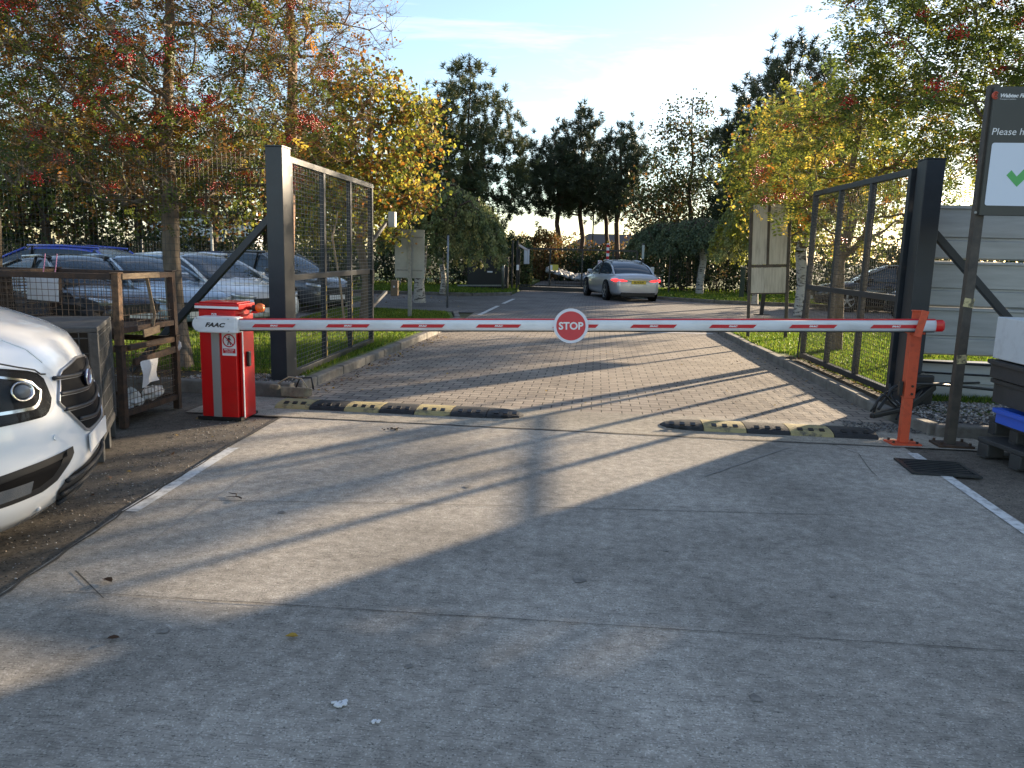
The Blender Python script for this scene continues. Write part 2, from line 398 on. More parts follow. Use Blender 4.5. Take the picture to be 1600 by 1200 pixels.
def pine(name, label, base, H, c, R, ntips, seed, group=None, r0=.15, nneed=34, nl=.34, fan=.55, lean=(0, 0), shape='cone', mats=None, w=.022, trunks=1):
    rng = np.random.default_rng(seed); t = thing(name, label, 'tree', base, group=group)
    tr = trunk_path(rng, base, (c[0] + lean[0], c[1] + lean[1], H), 9, .08)
    tips = envelope(rng, ntips, c, R, shape, .65)
    pos, par, ntr, tipi = skeleton(rng, tr, tips, steps=4, kup=.1, sag=.08)
    V, Fc = wood_mesh(pos, par, ntr, r0, .012)
    np_mesh('trunk', V, Fc, M_pinebark, parent=t, smooth=True)
    # foliage: upswept tufts made of narrow needle blades
    per = 5; T = np.repeat(pos[tipi], per, 0) + rng.normal(size=(len(tipi) * per, 3)) * .28; T = np.repeat(T, nneed, 0); n = len(T)
    d = rnd_unit(rng, n); d[:, 2] = d[:, 2] * .6 + fan; d /= np.linalg.norm(d, axis=1, keepdims=True)
    wv = np.cross(d, rnd_unit(rng, n)); wv /= np.linalg.norm(wv, axis=1, keepdims=True) + 1e-9; s = nl * rng.uniform(.6, 1.2, (n, 1))
    o = rng.normal(size=(n, 3)) * .03 + np.array([0, 0, 1]) * rng.uniform(-.12, .16, (n, 1)); T = T + o
    V = np.stack([T - wv * w, T + wv * w, T + d * s], 1).reshape(-1, 3); Fc = (np.arange(n) * 3)[:, None] + np.array([[0, 1, 2]])
    mats = mats or [leafmat('pine_needles_dark', (.055, .075, .038), .25), leafmat('pine_needles_green', (.12, .13, .05), .25)]
    g = np.repeat((rng.random(len(tipi)) < .35).astype(int), per * nneed)
    np_mesh('crown', V, Fc, mats, g, parent=t); return t
def weeping(name, label, base, H, c, R, nstr, seed, mats, bark, r0=.12, zlow=.9, leaf=.05, group=None, nleaf=44, low_jit=.6):
    rng = np.random.default_rng(seed); t = thing(name, label, 'tree', base, group=group)
    tr = trunk_path(rng, base, (base[0], base[1], H * .8), 6, .04)
    th = rng.uniform(0, 2 * PI, nstr); rr = np.sqrt(rng.uniform(0, 1, nstr)); 
    bump_ = 1 + .14 * np.sin(th * 3 + seed) + .08 * np.sin(th * 7)
    X = c[0] + np.cos(th) * rr * R[0] * bump_; Y = c[1] + np.sin(th) * rr * R[1] * bump_
    Z = zlow + (H - zlow) * np.sqrt(np.maximum(0.02, 1 - rr ** 2.4)) * rng.uniform(.9, 1.05, nstr)
    tips = np.stack([X, Y, Z], 1)
    pos, par, ntr, tipi = skeleton(rng, tr, tips, steps=4, kup=.2)
    V, Fc = wood_mesh(pos, par, ntr, r0, .006)
    wm = np.tile((np.arange(1, len(par)) >= ntr).astype(int), 5)
    np_mesh('trunk', V, Fc, [bark, M_barkd], wm, parent=t, smooth=True)
    P0 = pos[tipi]; lowz = zlow + rng.uniform(0, low_jit, len(P0)) * (H - zlow); ln = np.maximum(.25, P0[:, 2] - lowz) * rng.uniform(.35, 1, len(P0))
    f = rng.uniform(0, 1, (len(P0), nleaf)); outd = np.stack([P0[:, 0] - c[0], P0[:, 1] - c[1]], 1); outd /= np.linalg.norm(outd, axis=1, keepdims=True) + 1e-6
    P = np.stack([P0[:, None, 0] + outd[:, None, 0] * .12 * np.sin(f * 2.2), P0[:, None, 1] + outd[:, None, 1] * .12 * np.sin(f * 2.2), P0[:, None, 2] - f * ln[:, None]], -1).reshape(-1, 3)
    P += rng.normal(size=P.shape) * .04
    V, Fc = leaf_quads(rng, P, leaf, .32, .3, droop=.55)
    g = np.repeat(rng.choice(len(mats), len(P0)), nleaf)
    np_mesh('crown', V, Fc, mats, g, parent=t); return t
def bush(name, label, cat, blobs, n, size, mats, seed, z0=0, group=None, aspect=.45, parent=None, bark=M_barkd, stems=True, surf=.35):
    rng = np.random.default_rng(seed); b0 = blobs[0]
    t = parent or thing(name, label, cat, (b0[0], b0[1], z0), group=group)
    P = []; tot = sum(b[3] * b[4] * b[5] for b in blobs)
    for (x, y, z, rx, ry, rz) in blobs:
        k = int(n * (rx * ry * rz / tot)); u = rnd_unit(rng, k); q = (1 - surf * rng.random((k, 1)) ** 1.2) * (1 + .12 * np.sin(u[:, :1] * 9 + x) + .1 * np.sin(u[:, 2:] * 11 + y))
        P.append(np.array([x, y, z]) + u * q * np.array([rx, ry, rz]))
    P = np.concatenate(P); P = P[P[:, 2] > z0 + .02]
    V, Fc = leaf_quads(rng, P, size, aspect)
    np_mesh('foliage', V, Fc, mats, rng.choice(len(mats), len(P)), parent=t)
    if stems:
        A = []; B = []; ra = []
        for (x, y, z, rx, ry, rz) in blobs:
            for k in range(7):
                a = rng.uniform(0, 2 * PI); e = np.array([x + math.cos(a) * rx * .6, y + math.sin(a) * ry * .6, z + rz * rng.uniform(-.2, .7)]); A.append((x + rng.normal() * .1, y + rng.normal() * .1, z0)); B.append(e); ra.append(.03)
        V, Fc = frustums(A, B, ra, [.008] * len(ra)); np_mesh('stem', V, Fc, bark, parent=t)
    return t
# ------------------------------------------------------------------ setting: ground surfaces
def ground_mat(name, base, dark, light, speck=260., brush=0., stain=.5, rough=.9, bumps=.35, patch=None, dk=.12):
    m, n, l, b = new_mat(name); b.inputs['Roughness'].default_value = rough; b.inputs['Specular IOR Level'].default_value = .25
    t = n.new('ShaderNodeTexCoord'); o = t.outputs['Object']
    v = n.new('ShaderNodeTexVoronoi'); v.inputs['Scale'].default_value = speck; l.new(o, v.inputs['Vector'])
    sp = n.new('ShaderNodeSeparateColor'); l.new(v.outputs['Color'], sp.inputs[0])
    r = n.new('ShaderNodeValToRGB'); e = r.color_ramp.elements
    e[0].position = 0; e[0].color = (*dark, 1); e[1].position = 1; e[1].color = (*light, 1)
    q = r.color_ramp.elements.new(dk); q.color = (*base, 1); q = r.color_ramp.elements.new(.80); q.color = (*[c * 1.12 for c in base], 1)
    l.new(sp.outputs[0], r.inputs[0])
    x = n.new('ShaderNodeTexNoise'); x.inputs['Scale'].default_value = .55; x.inputs['Detail'].default_value = 10; x.inputs['Roughness'].default_value = .6; l.new(o, x.inputs[0])
    mr = n.new('ShaderNodeMapRange'); mr.inputs[1].default_value = .35; mr.inputs[2].default_value = .65; mr.inputs[3].default_value = 1 - stain * .5; mr.inputs[4].default_value = 1 + stain * .3; l.new(x.outputs[0], mr.inputs[0])
    x2 = n.new('ShaderNodeTexNoise'); x2.inputs['Scale'].default_value = 14; x2.inputs['Detail'].default_value = 8; l.new(o, x2.inputs[0])
    mr2 = n.new('ShaderNodeMapRange'); mr2.inputs[1].default_value = .3; mr2.inputs[2].default_value = .7; mr2.inputs[3].default_value = .78; mr2.inputs[4].default_value = 1.2; l.new(x2.outputs[0], mr2.inputs[0])
    mu = n.new('ShaderNodeMath'); mu.operation = 'MULTIPLY'; l.new(mr.outputs[0], mu.inputs[0]); l.new(mr2.outputs[0], mu.inputs[1])
    last = mu.outputs[0]; hgt = None
    if brush:
        mp = n.new('ShaderNodeMapping'); mp.inputs['Scale'].default_value = (7, 150, 1); l.new(o, mp.inputs[0])
        x3 = n.new('ShaderNodeTexNoise'); x3.inputs['Scale'].default_value = 1.5; x3.inputs['Detail'].default_value = 5; l.new(mp.outputs[0], x3.inputs[0])
        mr3 = n.new('ShaderNodeMapRange'); mr3.inputs[1].default_value = .38; mr3.inputs[2].default_value = .44; mr3.inputs[3].default_value = 1 - brush; mr3.inputs[4].default_value = 1.06; l.new(x3.outputs[0], mr3.inputs[0])
        m4 = n.new('ShaderNodeMath'); m4.operation = 'MULTIPLY'; l.new(last, m4.inputs[0]); l.new(mr3.outputs[0], m4.inputs[1]); last = m4.outputs[0]; hgt = mr3.outputs[0]
    vm = n.new('ShaderNodeVectorMath'); vm.operation = 'SCALE'; l.new(r.outputs[0], vm.inputs[0]); l.new(last, vm.inputs['Scale']); l.new(vm.outputs[0], b.inputs['Base Color'])
    ad = n.new('ShaderNodeMath'); ad.operation = 'ADD'; l.new(sp.outputs[1], ad.inputs[0])
    if hgt is not None: l.new(hgt, ad.inputs[1])
    else: l.new(mr2.outputs[0], ad.inputs[1])
    bp = n.new('ShaderNodeBump'); bp.inputs['Strength'].default_value = bumps; bp.inputs['Distance'].default_value = .004; l.new(ad.outputs[0], bp.inputs['Height']); l.new(bp.outputs[0], b.inputs['Normal'])
    return m
M_conc = ground_mat('worn_concrete', (.315, .288, .248), (.16, .15, .13), (.50, .47, .42), speck=170, brush=.34, stain=.75, bumps=.5, dk=.10)
M_tarm = ground_mat('old_tarmac', (.13, .112, .09), (.02, .02, .02), (.20, .18, .15), speck=120, stain=.5, bumps=.6)
M_apron = ground_mat('pale_concrete', (.31, .28, .23), (.08, .07, .06), (.31, .28, .23), speck=120, brush=.15, stain=.6)
M_road = ground_mat('grey_road', (.19, .18, .17), (.05, .05, .055), (.2, .2, .2), speck=60, stain=.3, bumps=.3)
M_soil = ground_mat('leaf_littered_soil', (.055, .042, .028), (.02, .016, .012), (.16, .11, .05), speck=45, stain=.5, bumps=.8)
M_grav = ground_mat('gravel_base', (.16, .15, .14), (.05, .05, .05), (.34, .33, .31), speck=55, stain=.2, bumps=1.)
def brick_mat(name, c1, c2, mortar, bw, rh, rz=0):
    m, n, l, b = new_mat(name); b.inputs['Roughness'].default_value = .85; b.inputs['Specular IOR Level'].default_value = .25
    t = n.new('ShaderNodeTexCoord'); mp = n.new('ShaderNodeMapping'); mp.inputs['Rotation'].default_value = (0, 0, rz); l.new(t.outputs['Object'], mp.inputs[0])
    br = n.new('ShaderNodeTexBrick'); br.inputs['Scale'].default_value = 1; br.inputs['Brick Width'].default_value = bw; br.inputs['Row Height'].default_value = rh
    br.inputs['Mortar Size'].default_value = .008; br.inputs['Mortar Smooth'].default_value = .3; br.inputs['Bias'].default_value = 0
    br.inputs['Color1'].default_value = (*c1, 1); br.inputs['Color2'].default_value = (*c2, 1); br.inputs['Mortar'].default_value = (*mortar, 1); l.new(mp.outputs[0], br.inputs['Vector'])
    x = n.new('ShaderNodeTexNoise'); x.inputs['Scale'].default_value = .9; x.inputs['Detail'].default_value = 9; x.inputs['Roughness'].default_value = .7; l.new(t.outputs['Object'], x.inputs[0])
    mr = n.new('ShaderNodeMapRange'); mr.inputs[1].default_value = .3; mr.inputs[2].default_value = .7; mr.inputs[3].default_value = .68; mr.inputs[4].default_value = 1.25; l.new(x.outputs[0], mr.inputs[0])
    vm = n.new('ShaderNodeVectorMath'); vm.operation = 'SCALE'; l.new(br.outputs[0], vm.inputs[0]); l.new(mr.outputs[0], vm.inputs['Scale']); l.new(vm.outputs[0], b.inputs['Base Color'])
    x2 = n.new('ShaderNodeTexNoise'); x2.inputs['Scale'].default_value = 60; l.new(t.outputs['Object'], x2.inputs[0])
    sb = n.new('ShaderNodeMath'); sb.operation = 'MULTIPLY_ADD'; l.new(br.outputs['Fac'], sb.inputs[0]); sb.inputs[1].default_value = -1; l.new(x2.outputs[0], sb.inputs[2])
    bp = n.new('ShaderNodeBump'); bp.inputs['Strength'].default_value = .6; bp.inputs['Distance'].default_value = .008; l.new(sb.outputs[0], bp.inputs['Height']); l.new(bp.outputs[0], b.inputs['Normal'])
    return m
M_pave = brick_mat('block_paving', (.33, .285, .235), (.235, .20, .168), (.06, .053, .045), .21, .14)
M_paver = brick_mat('grey_block_road', (.215, .20, .185), (.175, .162, .15), (.08, .08, .08), .21, .14)
M_kerb = mat('concrete_kerb', (.22, .205, .18), .85, col2=(.11, .10, .085), scale=5, bump=.35, bscale=40)
M_grassbase = mat('short_turf', (.07, .12, .02), .95, col2=(.12, .15, .03), scale=6, bump=.6, bscale=90)
M_line = mat('worn_white_line', (.66, .66, .64), .75, col2=(.30, .29, .27), scale=16, lo=.45, hi=.68)

def sheet(name, poly, z, m):
    mb = MB(); mb.add([(p[0], p[1], z) for p in poly], [tuple(range(len(poly)))])
    a = sum(poly[i][0] * poly[(i + 1) % len(poly)][1] - poly[(i + 1) % len(poly)][0] * poly[i][1] for i in range(len(poly)))
    if a < 0: mb.f[0] = mb.f[0][::-1]
    return struct(mb.build(name, m))
sheet('ground', [(-350, -60), (350, -60), (350, 500), (-350, 500)], -.03, mat('field_ground', (.05, .07, .02), .95, col2=(.09, .08, .035), scale=.4))
sheet('tarmac_yard', [(-30, -25), (30, -25), (30, 8.2), (-30, 8.2)], -.012, M_tarm)
sheet('concrete_yard', [(-2.4, -25), (2.62, -25), (2.74, 6.93), (-2.92, 6.93), (-2.88, 5.7), (-2.80, 4.3), (-2.66, 3.1), (-2.5, 1.5)], 0, M_conc)
sheet('concrete_strip', [(-3.9, 6.95), (3.6, 6.95), (3.5, 7.86), (-3.9, 7.86)], 0.001, M_apron)
sheet('block_paving', [(-3.28, 7.86), (3.05, 7.86), (2.62, 16.9), (2.9, 18.5), (3.6, 20.4), (-3.2, 20.4), (-3.02, 16)], 0, M_pave)
sheet('road', [(-60, 19.2), (-6, 19.6), (-3.22, 20.4), (3.6, 20.4), (5.5, 20.9), (60, 17), (60, 40), (10, 27.3), (4, 28.2), (1.6, 30.2), (1.9, 60), (-3.2, 60), (-3.2, 29), (-8, 27.6), (-60, 30)], -.004, M_paver)
# left side car park surface and right hand one
sheet('car_park_surface', [(-40, 12.2), (-8.4, 12.2), (-6.4, 15.6), (-6.9, 20), (-40, 20)], .012, M_road)
sheet('car_park_lane', [(7.2, 14.5), (40, 13.0), (40, 17.5), (5.7, 20.7)], .012, M_road)
# verges (raised a kerb's height)
def slab(name, poly, z, m):
    mb = MB(); mb.prism(poly, -.05, z); return struct(mb.build(name, m))
LV = [(-8.4, 8.15), (-3.36, 8.15), (-3.36, 8.6), (-3.16, 14.8), (-3.22, 17.5), (-3.6, 19.2), (-5.4, 19.5), (-6.7, 19.4), (-6.2, 15.4), (-8.2, 12.0), (-30, 12.0), (-30, 8.15)]
slab('verge_left', LV, .085, M_grassbase)
RV = [(3.14, 8.2), (2.74, 16.6), (3.0, 18.4), (4.0, 20.1), (5.6, 20.6), (6.9, 14.4), (14, 13.0), (14, 8.2)]
slab('verge_right', RV, .085, M_grassbase)
FL = [(-3.3, 29.2), (-4.6, 28.1), (-8, 27.8), (-60, 30.2), (-60, 60), (-3.3, 60)]
slab('verge_beyond_left', FL, .08, M_grassbase)
FR = [(2.0, 30.5), (2.6, 29.6), (4.3, 28.4), (10, 27.5), (60, 40.2), (60, 60), (2.0, 60)]
slab('verge_beyond_right', FR, .08, M_grassbase)
slab('grass_bank_left', [(-60, 20.3), (-7.0, 20.3), (-7.4, 24.2), (-60, 26)], .1, M_grassbase)
slab('grass_bank_right', [(7.5, 9), (40, 9), (40, 13), (14.2, 13)], .02, M_grassbase)
# kerbs as runs of stones
def kerb(name, pts, h=.11, w=.13, seg=.9, m=None):
    mb = MB(); rng = random.Random(len(pts) * 7 + 1)
    for a, b in zip(pts[:-1], pts[1:]):
        a = Vector((*a, 0)); b = Vector((*b, 0)); d = b - a; n = max(1, round(d.length / seg))
        for i in range(n):
            p = a + d * (i / n); q = a + d * ((i + 1) / n); u = d.normalized() * .006
            j = rng.uniform(-.006, .006)
            mb.bar(p + u + Vector((j, 0, h / 2 - .03 + j)), q - u + Vector((j, 0, h / 2 - .03 + j * .5)), w, h + .06)
    return struct(mb.build(name, m or M_kerb, bevel=.018))
kerb('kerb_left', [(-3.3, 8.25), (-3.28, 8.7), (-3.09, 14.8), (-3.15, 17.6), (-3.52, 19.3), (-5.4, 19.62), (-6.8, 19.55)])
kerb('kerb_right', [(3.08, 8.1), (2.67, 16.6), (2.93, 18.5), (3.95, 20.2), (5.6, 20.75)])
kerb('kerb_yard_left', [(-3.25, 8.02), (-9, 8.1)], h=.13)
kerb('kerb_yard_right', [(3.1, 7.95), (3.22, 7.5), (9, 7.62)], h=.11)
kerb('kerb_far_left', [(-3.2, 29.3), (-4.5, 28.0), (-8, 27.7), (-30, 28.9)])
kerb('kerb_far_right', [(1.9, 30.4), (2.5, 29.5), (4.2, 28.3), (10, 27.35), (30, 32)])
# soil strips and gravel
sheet('soil_strip_left', [(-9, 8.17), (-3.4, 8.17), (-3.4, 8.75), (-9, 8.9)], .092, M_soil)
sheet('soil_strip_right', [(3.16, 8.25), (2.98, 12.6), (3.12, 12.6), (3.38, 8.6), (3.38, 8.25)], .092, M_soil)
sheet('gravel_bed', [(3.3, 7.6), (9, 7.7), (9, 9.0), (3.2, 8.9), (3.15, 8.2)], .075, M_grav)
# markings
def line(name, a, b, w, z=.004, m=None):
    a = Vector((*a, 0)); b = Vector((*b, 0)); d = (b - a).normalized(); s = Vector((-d.y, d.x, 0)) * w / 2
    return sheet(name, [(a - s)[:2], (b - s)[:2], (b + s)[:2], (a + s)[:2]], z, m or M_line)
line('white_line_left', (-2.74, 4.2), (-2.84, 5.75), .10)
line('white_line_right', (2.73, 6.72), (2.62, 3.4), .085, .005)
line('junction_line', (-2.95, 19.6), (-2.92, 23.2), .12, .004)
line('junction_line', (-2.9, 24.3), (-2.85, 27.0), .12, .004)
line('give_way_line', (.4, 16.6), (2.5, 16.75), .14, .005)
M_gap = mat('dirt_filled_joint', (.04, .036, .03), .95, col2=(.09, .08, .065), scale=12)
def crack(name, pts, w, m=M_gap, z=.005, jit=.012, seed=1):
    rng = random.Random(seed); out = []
    for a, b in zip(pts[:-1], pts[1:]):
        k = max(2, int(math.dist(a, b) / .12))
        for i in range(k): out.append((a[0] + (b[0] - a[0]) * i / k + rng.uniform(-jit, jit), a[1] + (b[1] - a[1]) * i / k + rng.uniform(-jit, jit)))
    out.append(pts[-1]); mb = MB(); n = len(out); vs = []
    for i, p in enumerate(out):
        q = out[min(i + 1, n - 1)]; o = out[max(i - 1, 0)]; d = Vector((q[0] - o[0], q[1] - o[1])).normalized(); s = Vector((-d.y, d.x)) * w * rng.uniform(.3, .6)
        vs += [(p[0] - s.x, p[1] - s.y, z), (p[0] + s.x, p[1] + s.y, z)]
    mb.add(vs, [(2 * i, 2 * i + 2, 2 * i + 3, 2 * i + 1) for i in range(n - 1)]); return struct(mb.build(name, m))
P2 = lambda x, y: tuple(gp(x, y)[:2])
crack('expansion_joint', [(-3.3, 6.94), (2.7, 6.92)], .03, jit=.006, seed=3)
crack('slab_joint', [P2(100, 925), P2(800, 968), P2(1640, 1022)], .005, jit=.002, seed=4)
crack('slab_joint', [P2(190, 780), P2(740, 790), P2(1320, 806)], .006, jit=.002, seed=5)
crack('edge_joint', [(-2.45, 1.5), (-2.64, 3.1), (-2.78, 4.3), (-2.88, 5.7), (-2.93, 6.93)], .017, jit=.01, seed=6)
crack('tyre_scratch', [P2(450, 700), P2(230, 850)], .006, mat('pale_scratch', (.3, .29, .27), .8), jit=.002)
crack('tyre_scratch', [P2(1230, 700), P2(1100, 745)], .02, mat('pale_scuff', (.24, .23, .21), .8), jit=.004)
crack('tyre_scratch', [P2(118, 893), P2(162, 936)], .008, M_gap, jit=.002)
crack('surface_crack', [P2(1290, 690), P2(1340, 710), P2(1370, 745)], .006, M_gap, jit=.01, seed=8)
M_stain = mat('oil_dirt_stain', (.13, .12, .105), .8, col2=(.26, .24, .21), scale=9, lo=.4, hi=.6)
for k, (px, py, r_) in enumerate(((905, 905, .035), (255, 985, .03), (1040, 860, .02), (640, 1040, .018), (1180, 1090, .03), (730, 760, .03), (440, 800, .025), (1300, 930, .022))):
    g_ = gp(px, py, .0045); rng = random.Random(k); mb = MB(); mb.add([(g_.x + r_ * rng.uniform(.5, 1.2) * math.cos(a * PI / 6), g_.y + r_ * rng.uniform(.5, 1.2) * math.sin(a * PI / 6), .0045) for a in range(12)], [tuple(range(12))]); struct(mb.build('surface_stain', M_stain))
# ------------------------------------------------------------------ grass, gravel, litter
def inpoly(P, poly):
    x, y = P[:, 0], P[:, 1]; c = np.zeros(len(P), bool); n = len(poly)
    for i in range(n):
        x1, y1 = poly[i]; x2, y2 = poly[(i + 1) % n]
        k = ((y1 > y) != (y2 > y)) & (x < (x2 - x1) * (y - y1) / ((y2 - y1) + 1e-12) + x1); c ^= k
    return c
G_M = [leafmat('grass_blade_green', (.12, .20, .022), .5), leafmat('grass_blade_yellow', (.22, .26, .04), .5), leafmat('grass_blade_dark', (.07, .13, .02), .35)]
def grass(name, poly, z, dens, h, seed, label, bbox=None, w=.006):
    rng = np.random.default_rng(seed); xs = [p[0] for p in poly]; ys = [p[1] for p in poly]; bb = bbox or (min(xs), max(xs), min(ys), max(ys))
    n = int((bb[1] - bb[0]) * (bb[3] - bb[2]) * dens); P = np.stack([rng.uniform(bb[0], bb[1], n), rng.uniform(bb[2], bb[3], n)], 1)
    P = P[inpoly(P, poly)]; n = len(P); P = np.concatenate([P, np.full((n, 1), z)], 1)
    a = rng.uniform(0, 2 * PI, n); d = np.stack([np.cos(a), np.sin(a), np.zeros(n)], 1) * w * (1 + P[:, 1:2] * .06); hh = h * rng.uniform(.5, 1.3, (n, 1))
    tip = P + np.concatenate([rng.normal(size=(n, 2)) * .35 * hh, hh], 1)
    V = np.stack([P - d, P + d, tip], 1).reshape(-1, 3); Fc = (np.arange(n) * 3)[:, None] + np.array([[0, 1, 2]])
    return stuff(np_mesh(name, V, Fc, G_M, rng.choice(3, n, p=[.5, .28, .22])), label, 'grass')
LVg = [(-9, 8.85), (-3.42, 8.75), (-3.26, 14.8), (-3.3, 17.5), (-3.7, 19.1), (-5.4, 19.4), (-6.6, 19.3), (-6.2, 15.4), (-8.2, 12.0), (-9, 12.0)]
RVg = [(3.38, 8.9), (3.2, 12.6), (2.86, 13.5), (2.84, 16.6), (3.1, 18.3), (4.05, 20.0), (5.6, 20.5), (6.9, 14.4), (14, 13.0), (14, 9.4)]
grass('grass', LVg, .085, 1500, .05, 1, 'short green lawn with sunlit strips behind the left gate')
grass('grass', RVg, .085, 1500, .05, 2, 'sunlit yellow green lawn around the tree trunks behind the right gate')
grass('grass', FL, .08, 260, .07, 3, 'green verge in front of the far fence and hedges on the left', (-12, -3.3, 27.8, 36), .009)
grass('grass', FR, .08, 260, .07, 4, 'shaded green verge under the small weeping tree beyond the road', (2, 16, 27.3, 38), .009)
def pebbles(name, poly, z, n, r, m, seed, label, cat, flat=.6, hump=None):
    rng = np.random.default_rng(seed); xs = [p[0] for p in poly]; ys = [p[1] for p in poly]
    P = np.stack([rng.uniform(min(xs), max(xs), n), rng.uniform(min(ys), max(ys), n)], 1); P = P[inpoly(P, poly)]; n = len(P)
    zz = np.full((n, 1), z) + (hump(P)[:, None] if hump else 0); P = np.concatenate([P, zz], 1)
    o = np.array([[1, 0, 0], [0, 1, 0], [-1, 0, 0], [0, -1, 0], [0, 0, 1], [0, 0, -1]], float)
    s = r * rng.uniform(.5, 1.4, (n, 1, 1)); V = (P[:, None, :] + (o[None] + rng.normal(size=(n, 6, 3)) * .25) * s * np.array([1, 1, flat])).reshape(-1, 3)
    tri = np.array([[0, 1, 4], [1, 2, 4], [2, 3, 4], [3, 0, 4], [1, 0, 5], [2, 1, 5], [3, 2, 5], [0, 3, 5]])
    Fc = ((np.arange(n) * 6)[:, None, None] + tri[None]).reshape(-1, 3); mi = np.repeat(rng.integers(0, len(m), n), 8)
    return stuff(np_mesh(name, V, Fc, m, mi), label, cat)
SM = [mat('stone_grey', (.22, .21, .2), .85), mat('stone_pale', (.42, .40, .37), .85), mat('stone_dark', (.09, .085, .08), .85), mat('stone_tan', (.26, .21, .16), .85)]
pebbles('gravel', [(3.34, 7.72), (8, 7.8), (8, 8.95), (3.25, 8.85), (3.2, 8.2)], .085, 9000, .016, SM, 5, 'grey gravel bed in front of the corrugated steel wall', 'gravel', hump=lambda P: .05 * np.exp(-((P[:, 0] - 3.9) / .6) ** 2 - ((P[:, 1] - 8.3) / .4) ** 2))
pebbles('gravel', [(-4.6, 8.15), (-3.36, 8.15), (-3.36, 8.7), (-4.6, 8.75)], .10, 1500, .016, SM, 6, 'loose stones and rubble at the foot of the left gate post', 'gravel')
pebbles('gravel', [(2.45, 7.5), (3.15, 7.52), (3.1, 7.9), (2.5, 7.95)], .012, 500, .011, [SM[2], SM[0]], 7, 'dark crumbled asphalt and chippings at the end of the right speed bump', 'rubble')
pebbles('gravel', [(-3.6, 3), (-2.68, 3), (-2.9, 5.6), (-3.0, 6.9), (-3.6, 6.9)], -.008, 1100, .006, SM, 8, 'scattered chippings along the edge of the concrete yard', 'gravel')
LM = [leafmat('fallen_leaf_brown', (.16, .075, .03), .1), leafmat('fallen_leaf_yellow', (.38, .24, .04), .2), leafmat('fallen_leaf_dark', (.06, .03, .015), .1)]
def litter(name, poly, z, n, size, seed, label, nearkerb=None):
    rng = np.random.default_rng(seed); xs = [p[0] for p in poly]; ys = [p[1] for p in poly]
    P = np.stack([rng.uniform(min(xs), max(xs), n), rng.uniform(min(ys), max(ys), n)], 1); P = P[inpoly(P, poly)]; n = len(P); P = np.concatenate([P, np.full((n, 1), z)], 1)
    a = rng.uniform(0, 2 * PI, n); s = size * rng.uniform(.5, 1.3, (n, 1)); d = np.stack([np.cos(a), np.sin(a), rng.normal(size=n) * .15], 1) * s; w = np.stack([-np.sin(a), np.cos(a), rng.normal(size=n) * .3], 1) * s * .45
    up = np.array([0, 0, 1]) * s * .25
    V = np.stack([P - d * .5 + up * .2, P + w + up, P + d * .5 + up * .3, P - w + up * .7], 1).reshape(-1, 3)
    return stuff(np_mesh(name, V, (np.arange(n) * 4)[:, None] + np.array([[0, 1, 2, 3]]), LM, rng.integers(0, 3, n)), label, 'leaves')
litter('leaf_litter', [(-3.16, 8.3), (-2.95, 8.3), (-2.72, 14.5), (-3.02, 14.5)], .006, 420, .035, 1, 'fallen brown leaves lying along the left kerb of the block paving')
litter('leaf_litter', [(-8, 8.2), (-3.4, 8.2), (-3.4, 8.9), (-8, 9.2)], .10, 900, .04, 2, 'fallen brown and yellow leaves under the left mesh fence')
litter('leaf_litter', [(3.2, 8.9), (3.06, 12.4), (3.3, 12.4), (3.6, 8.9)], .10, 500, .035, 3, 'fallen leaves on the soil under the right gate')
litter('leaf_litter', [(-5.5, 3.5), (-3.0, 3.5), (-3.1, 7.6), (-5.5, 7.6)], -.004, 110, .03, 4, 'few dry leaves scattered on the tarmac by the cages')
litter('leaf_litter', [(-9, 20), (-4, 22), (-3.5, 20), (-5, 28), (-9, 28)], .10, 300, .06, 5, 'fallen leaves on the far road edge behind the birch')
litter('leaf_litter', [(-3, 8), (2.9, 8), (2.5, 16), (-2.9, 16)], .006, 130, .03, 6, 'odd fallen leaves scattered over the block paving')
litter('leaf_litter', LVg, .10, 700, .045, 11, 'yellow and brown leaves scattered over the left lawn')
litter('leaf_litter', RVg, .10, 900, .045, 12, 'yellow and brown leaves scattered over the right lawn')
litter('leaf_litter', [(2.95, 8.6), (2.6, 16), (2.45, 16), (2.78, 8.6)], .006, 160, .03, 13, 'leaves drifted along the foot of the right kerb')
def single_leaf(px, py, label, m, size=.05):
    p = gp(px, py, .006); mb = MB(); pts = [(0, -.5), (.28, -.2), (.34, .1), (.12, .5), (0, .62), (-.2, .42), (-.33, .05), (-.2, -.3)]
    mb.add([(x * size, y * size, .006 + .012 * abs(x) * 2 * size * 20) for x, y in pts] + [(0, 0, .002)], [(i, (i + 1) % 8, 8) for i in range(8)])
    mb.add([(0, -.5 * size, .003), (.003, -.5 * size, .003), (.01, -.85 * size, .012)], [(0, 1, 2)])
    o = mb.build('fallen_leaf', m); o.location = p; o.rotation_euler = (0, 0, px * .1); tag(o, label, 'leaf', 'single things dropped on the yard')
single_leaf(457, 996, 'curled golden brown leaf lying on the shaded concrete in the foreground', LM[1])
single_leaf(176, 999, 'small dark dry leaf on the sunlit concrete at the lower left', LM[2], .045)
single_leaf(168, 908, 'dark crumpled leaf on concrete just below the end of the white line', LM[2], .06)
def scrap(px, py, n, sp, label, seed, r=.008):
    rng = random.Random(seed); p = gp(px, py, .004); mb = MB()
    for i in range(n):
        x, y = rng.gauss(0, sp), rng.gauss(0, sp); k = rng.uniform(.5, 1.3) * r; mb.box((x, y, .004), (k * 2.2, k * 1.5, .005), rz=rng.uniform(0, 3), rx=rng.uniform(-.3, .3))
    o = mb.build('paper_scrap' if n < 12 else 'dirt_crumbs', M_paper if n < 12 else M_gap); o.location = p; tag(o, label, 'litter', 'single things dropped on the yard')
    if n >= 12: del o['group']; o['kind'] = 'stuff'
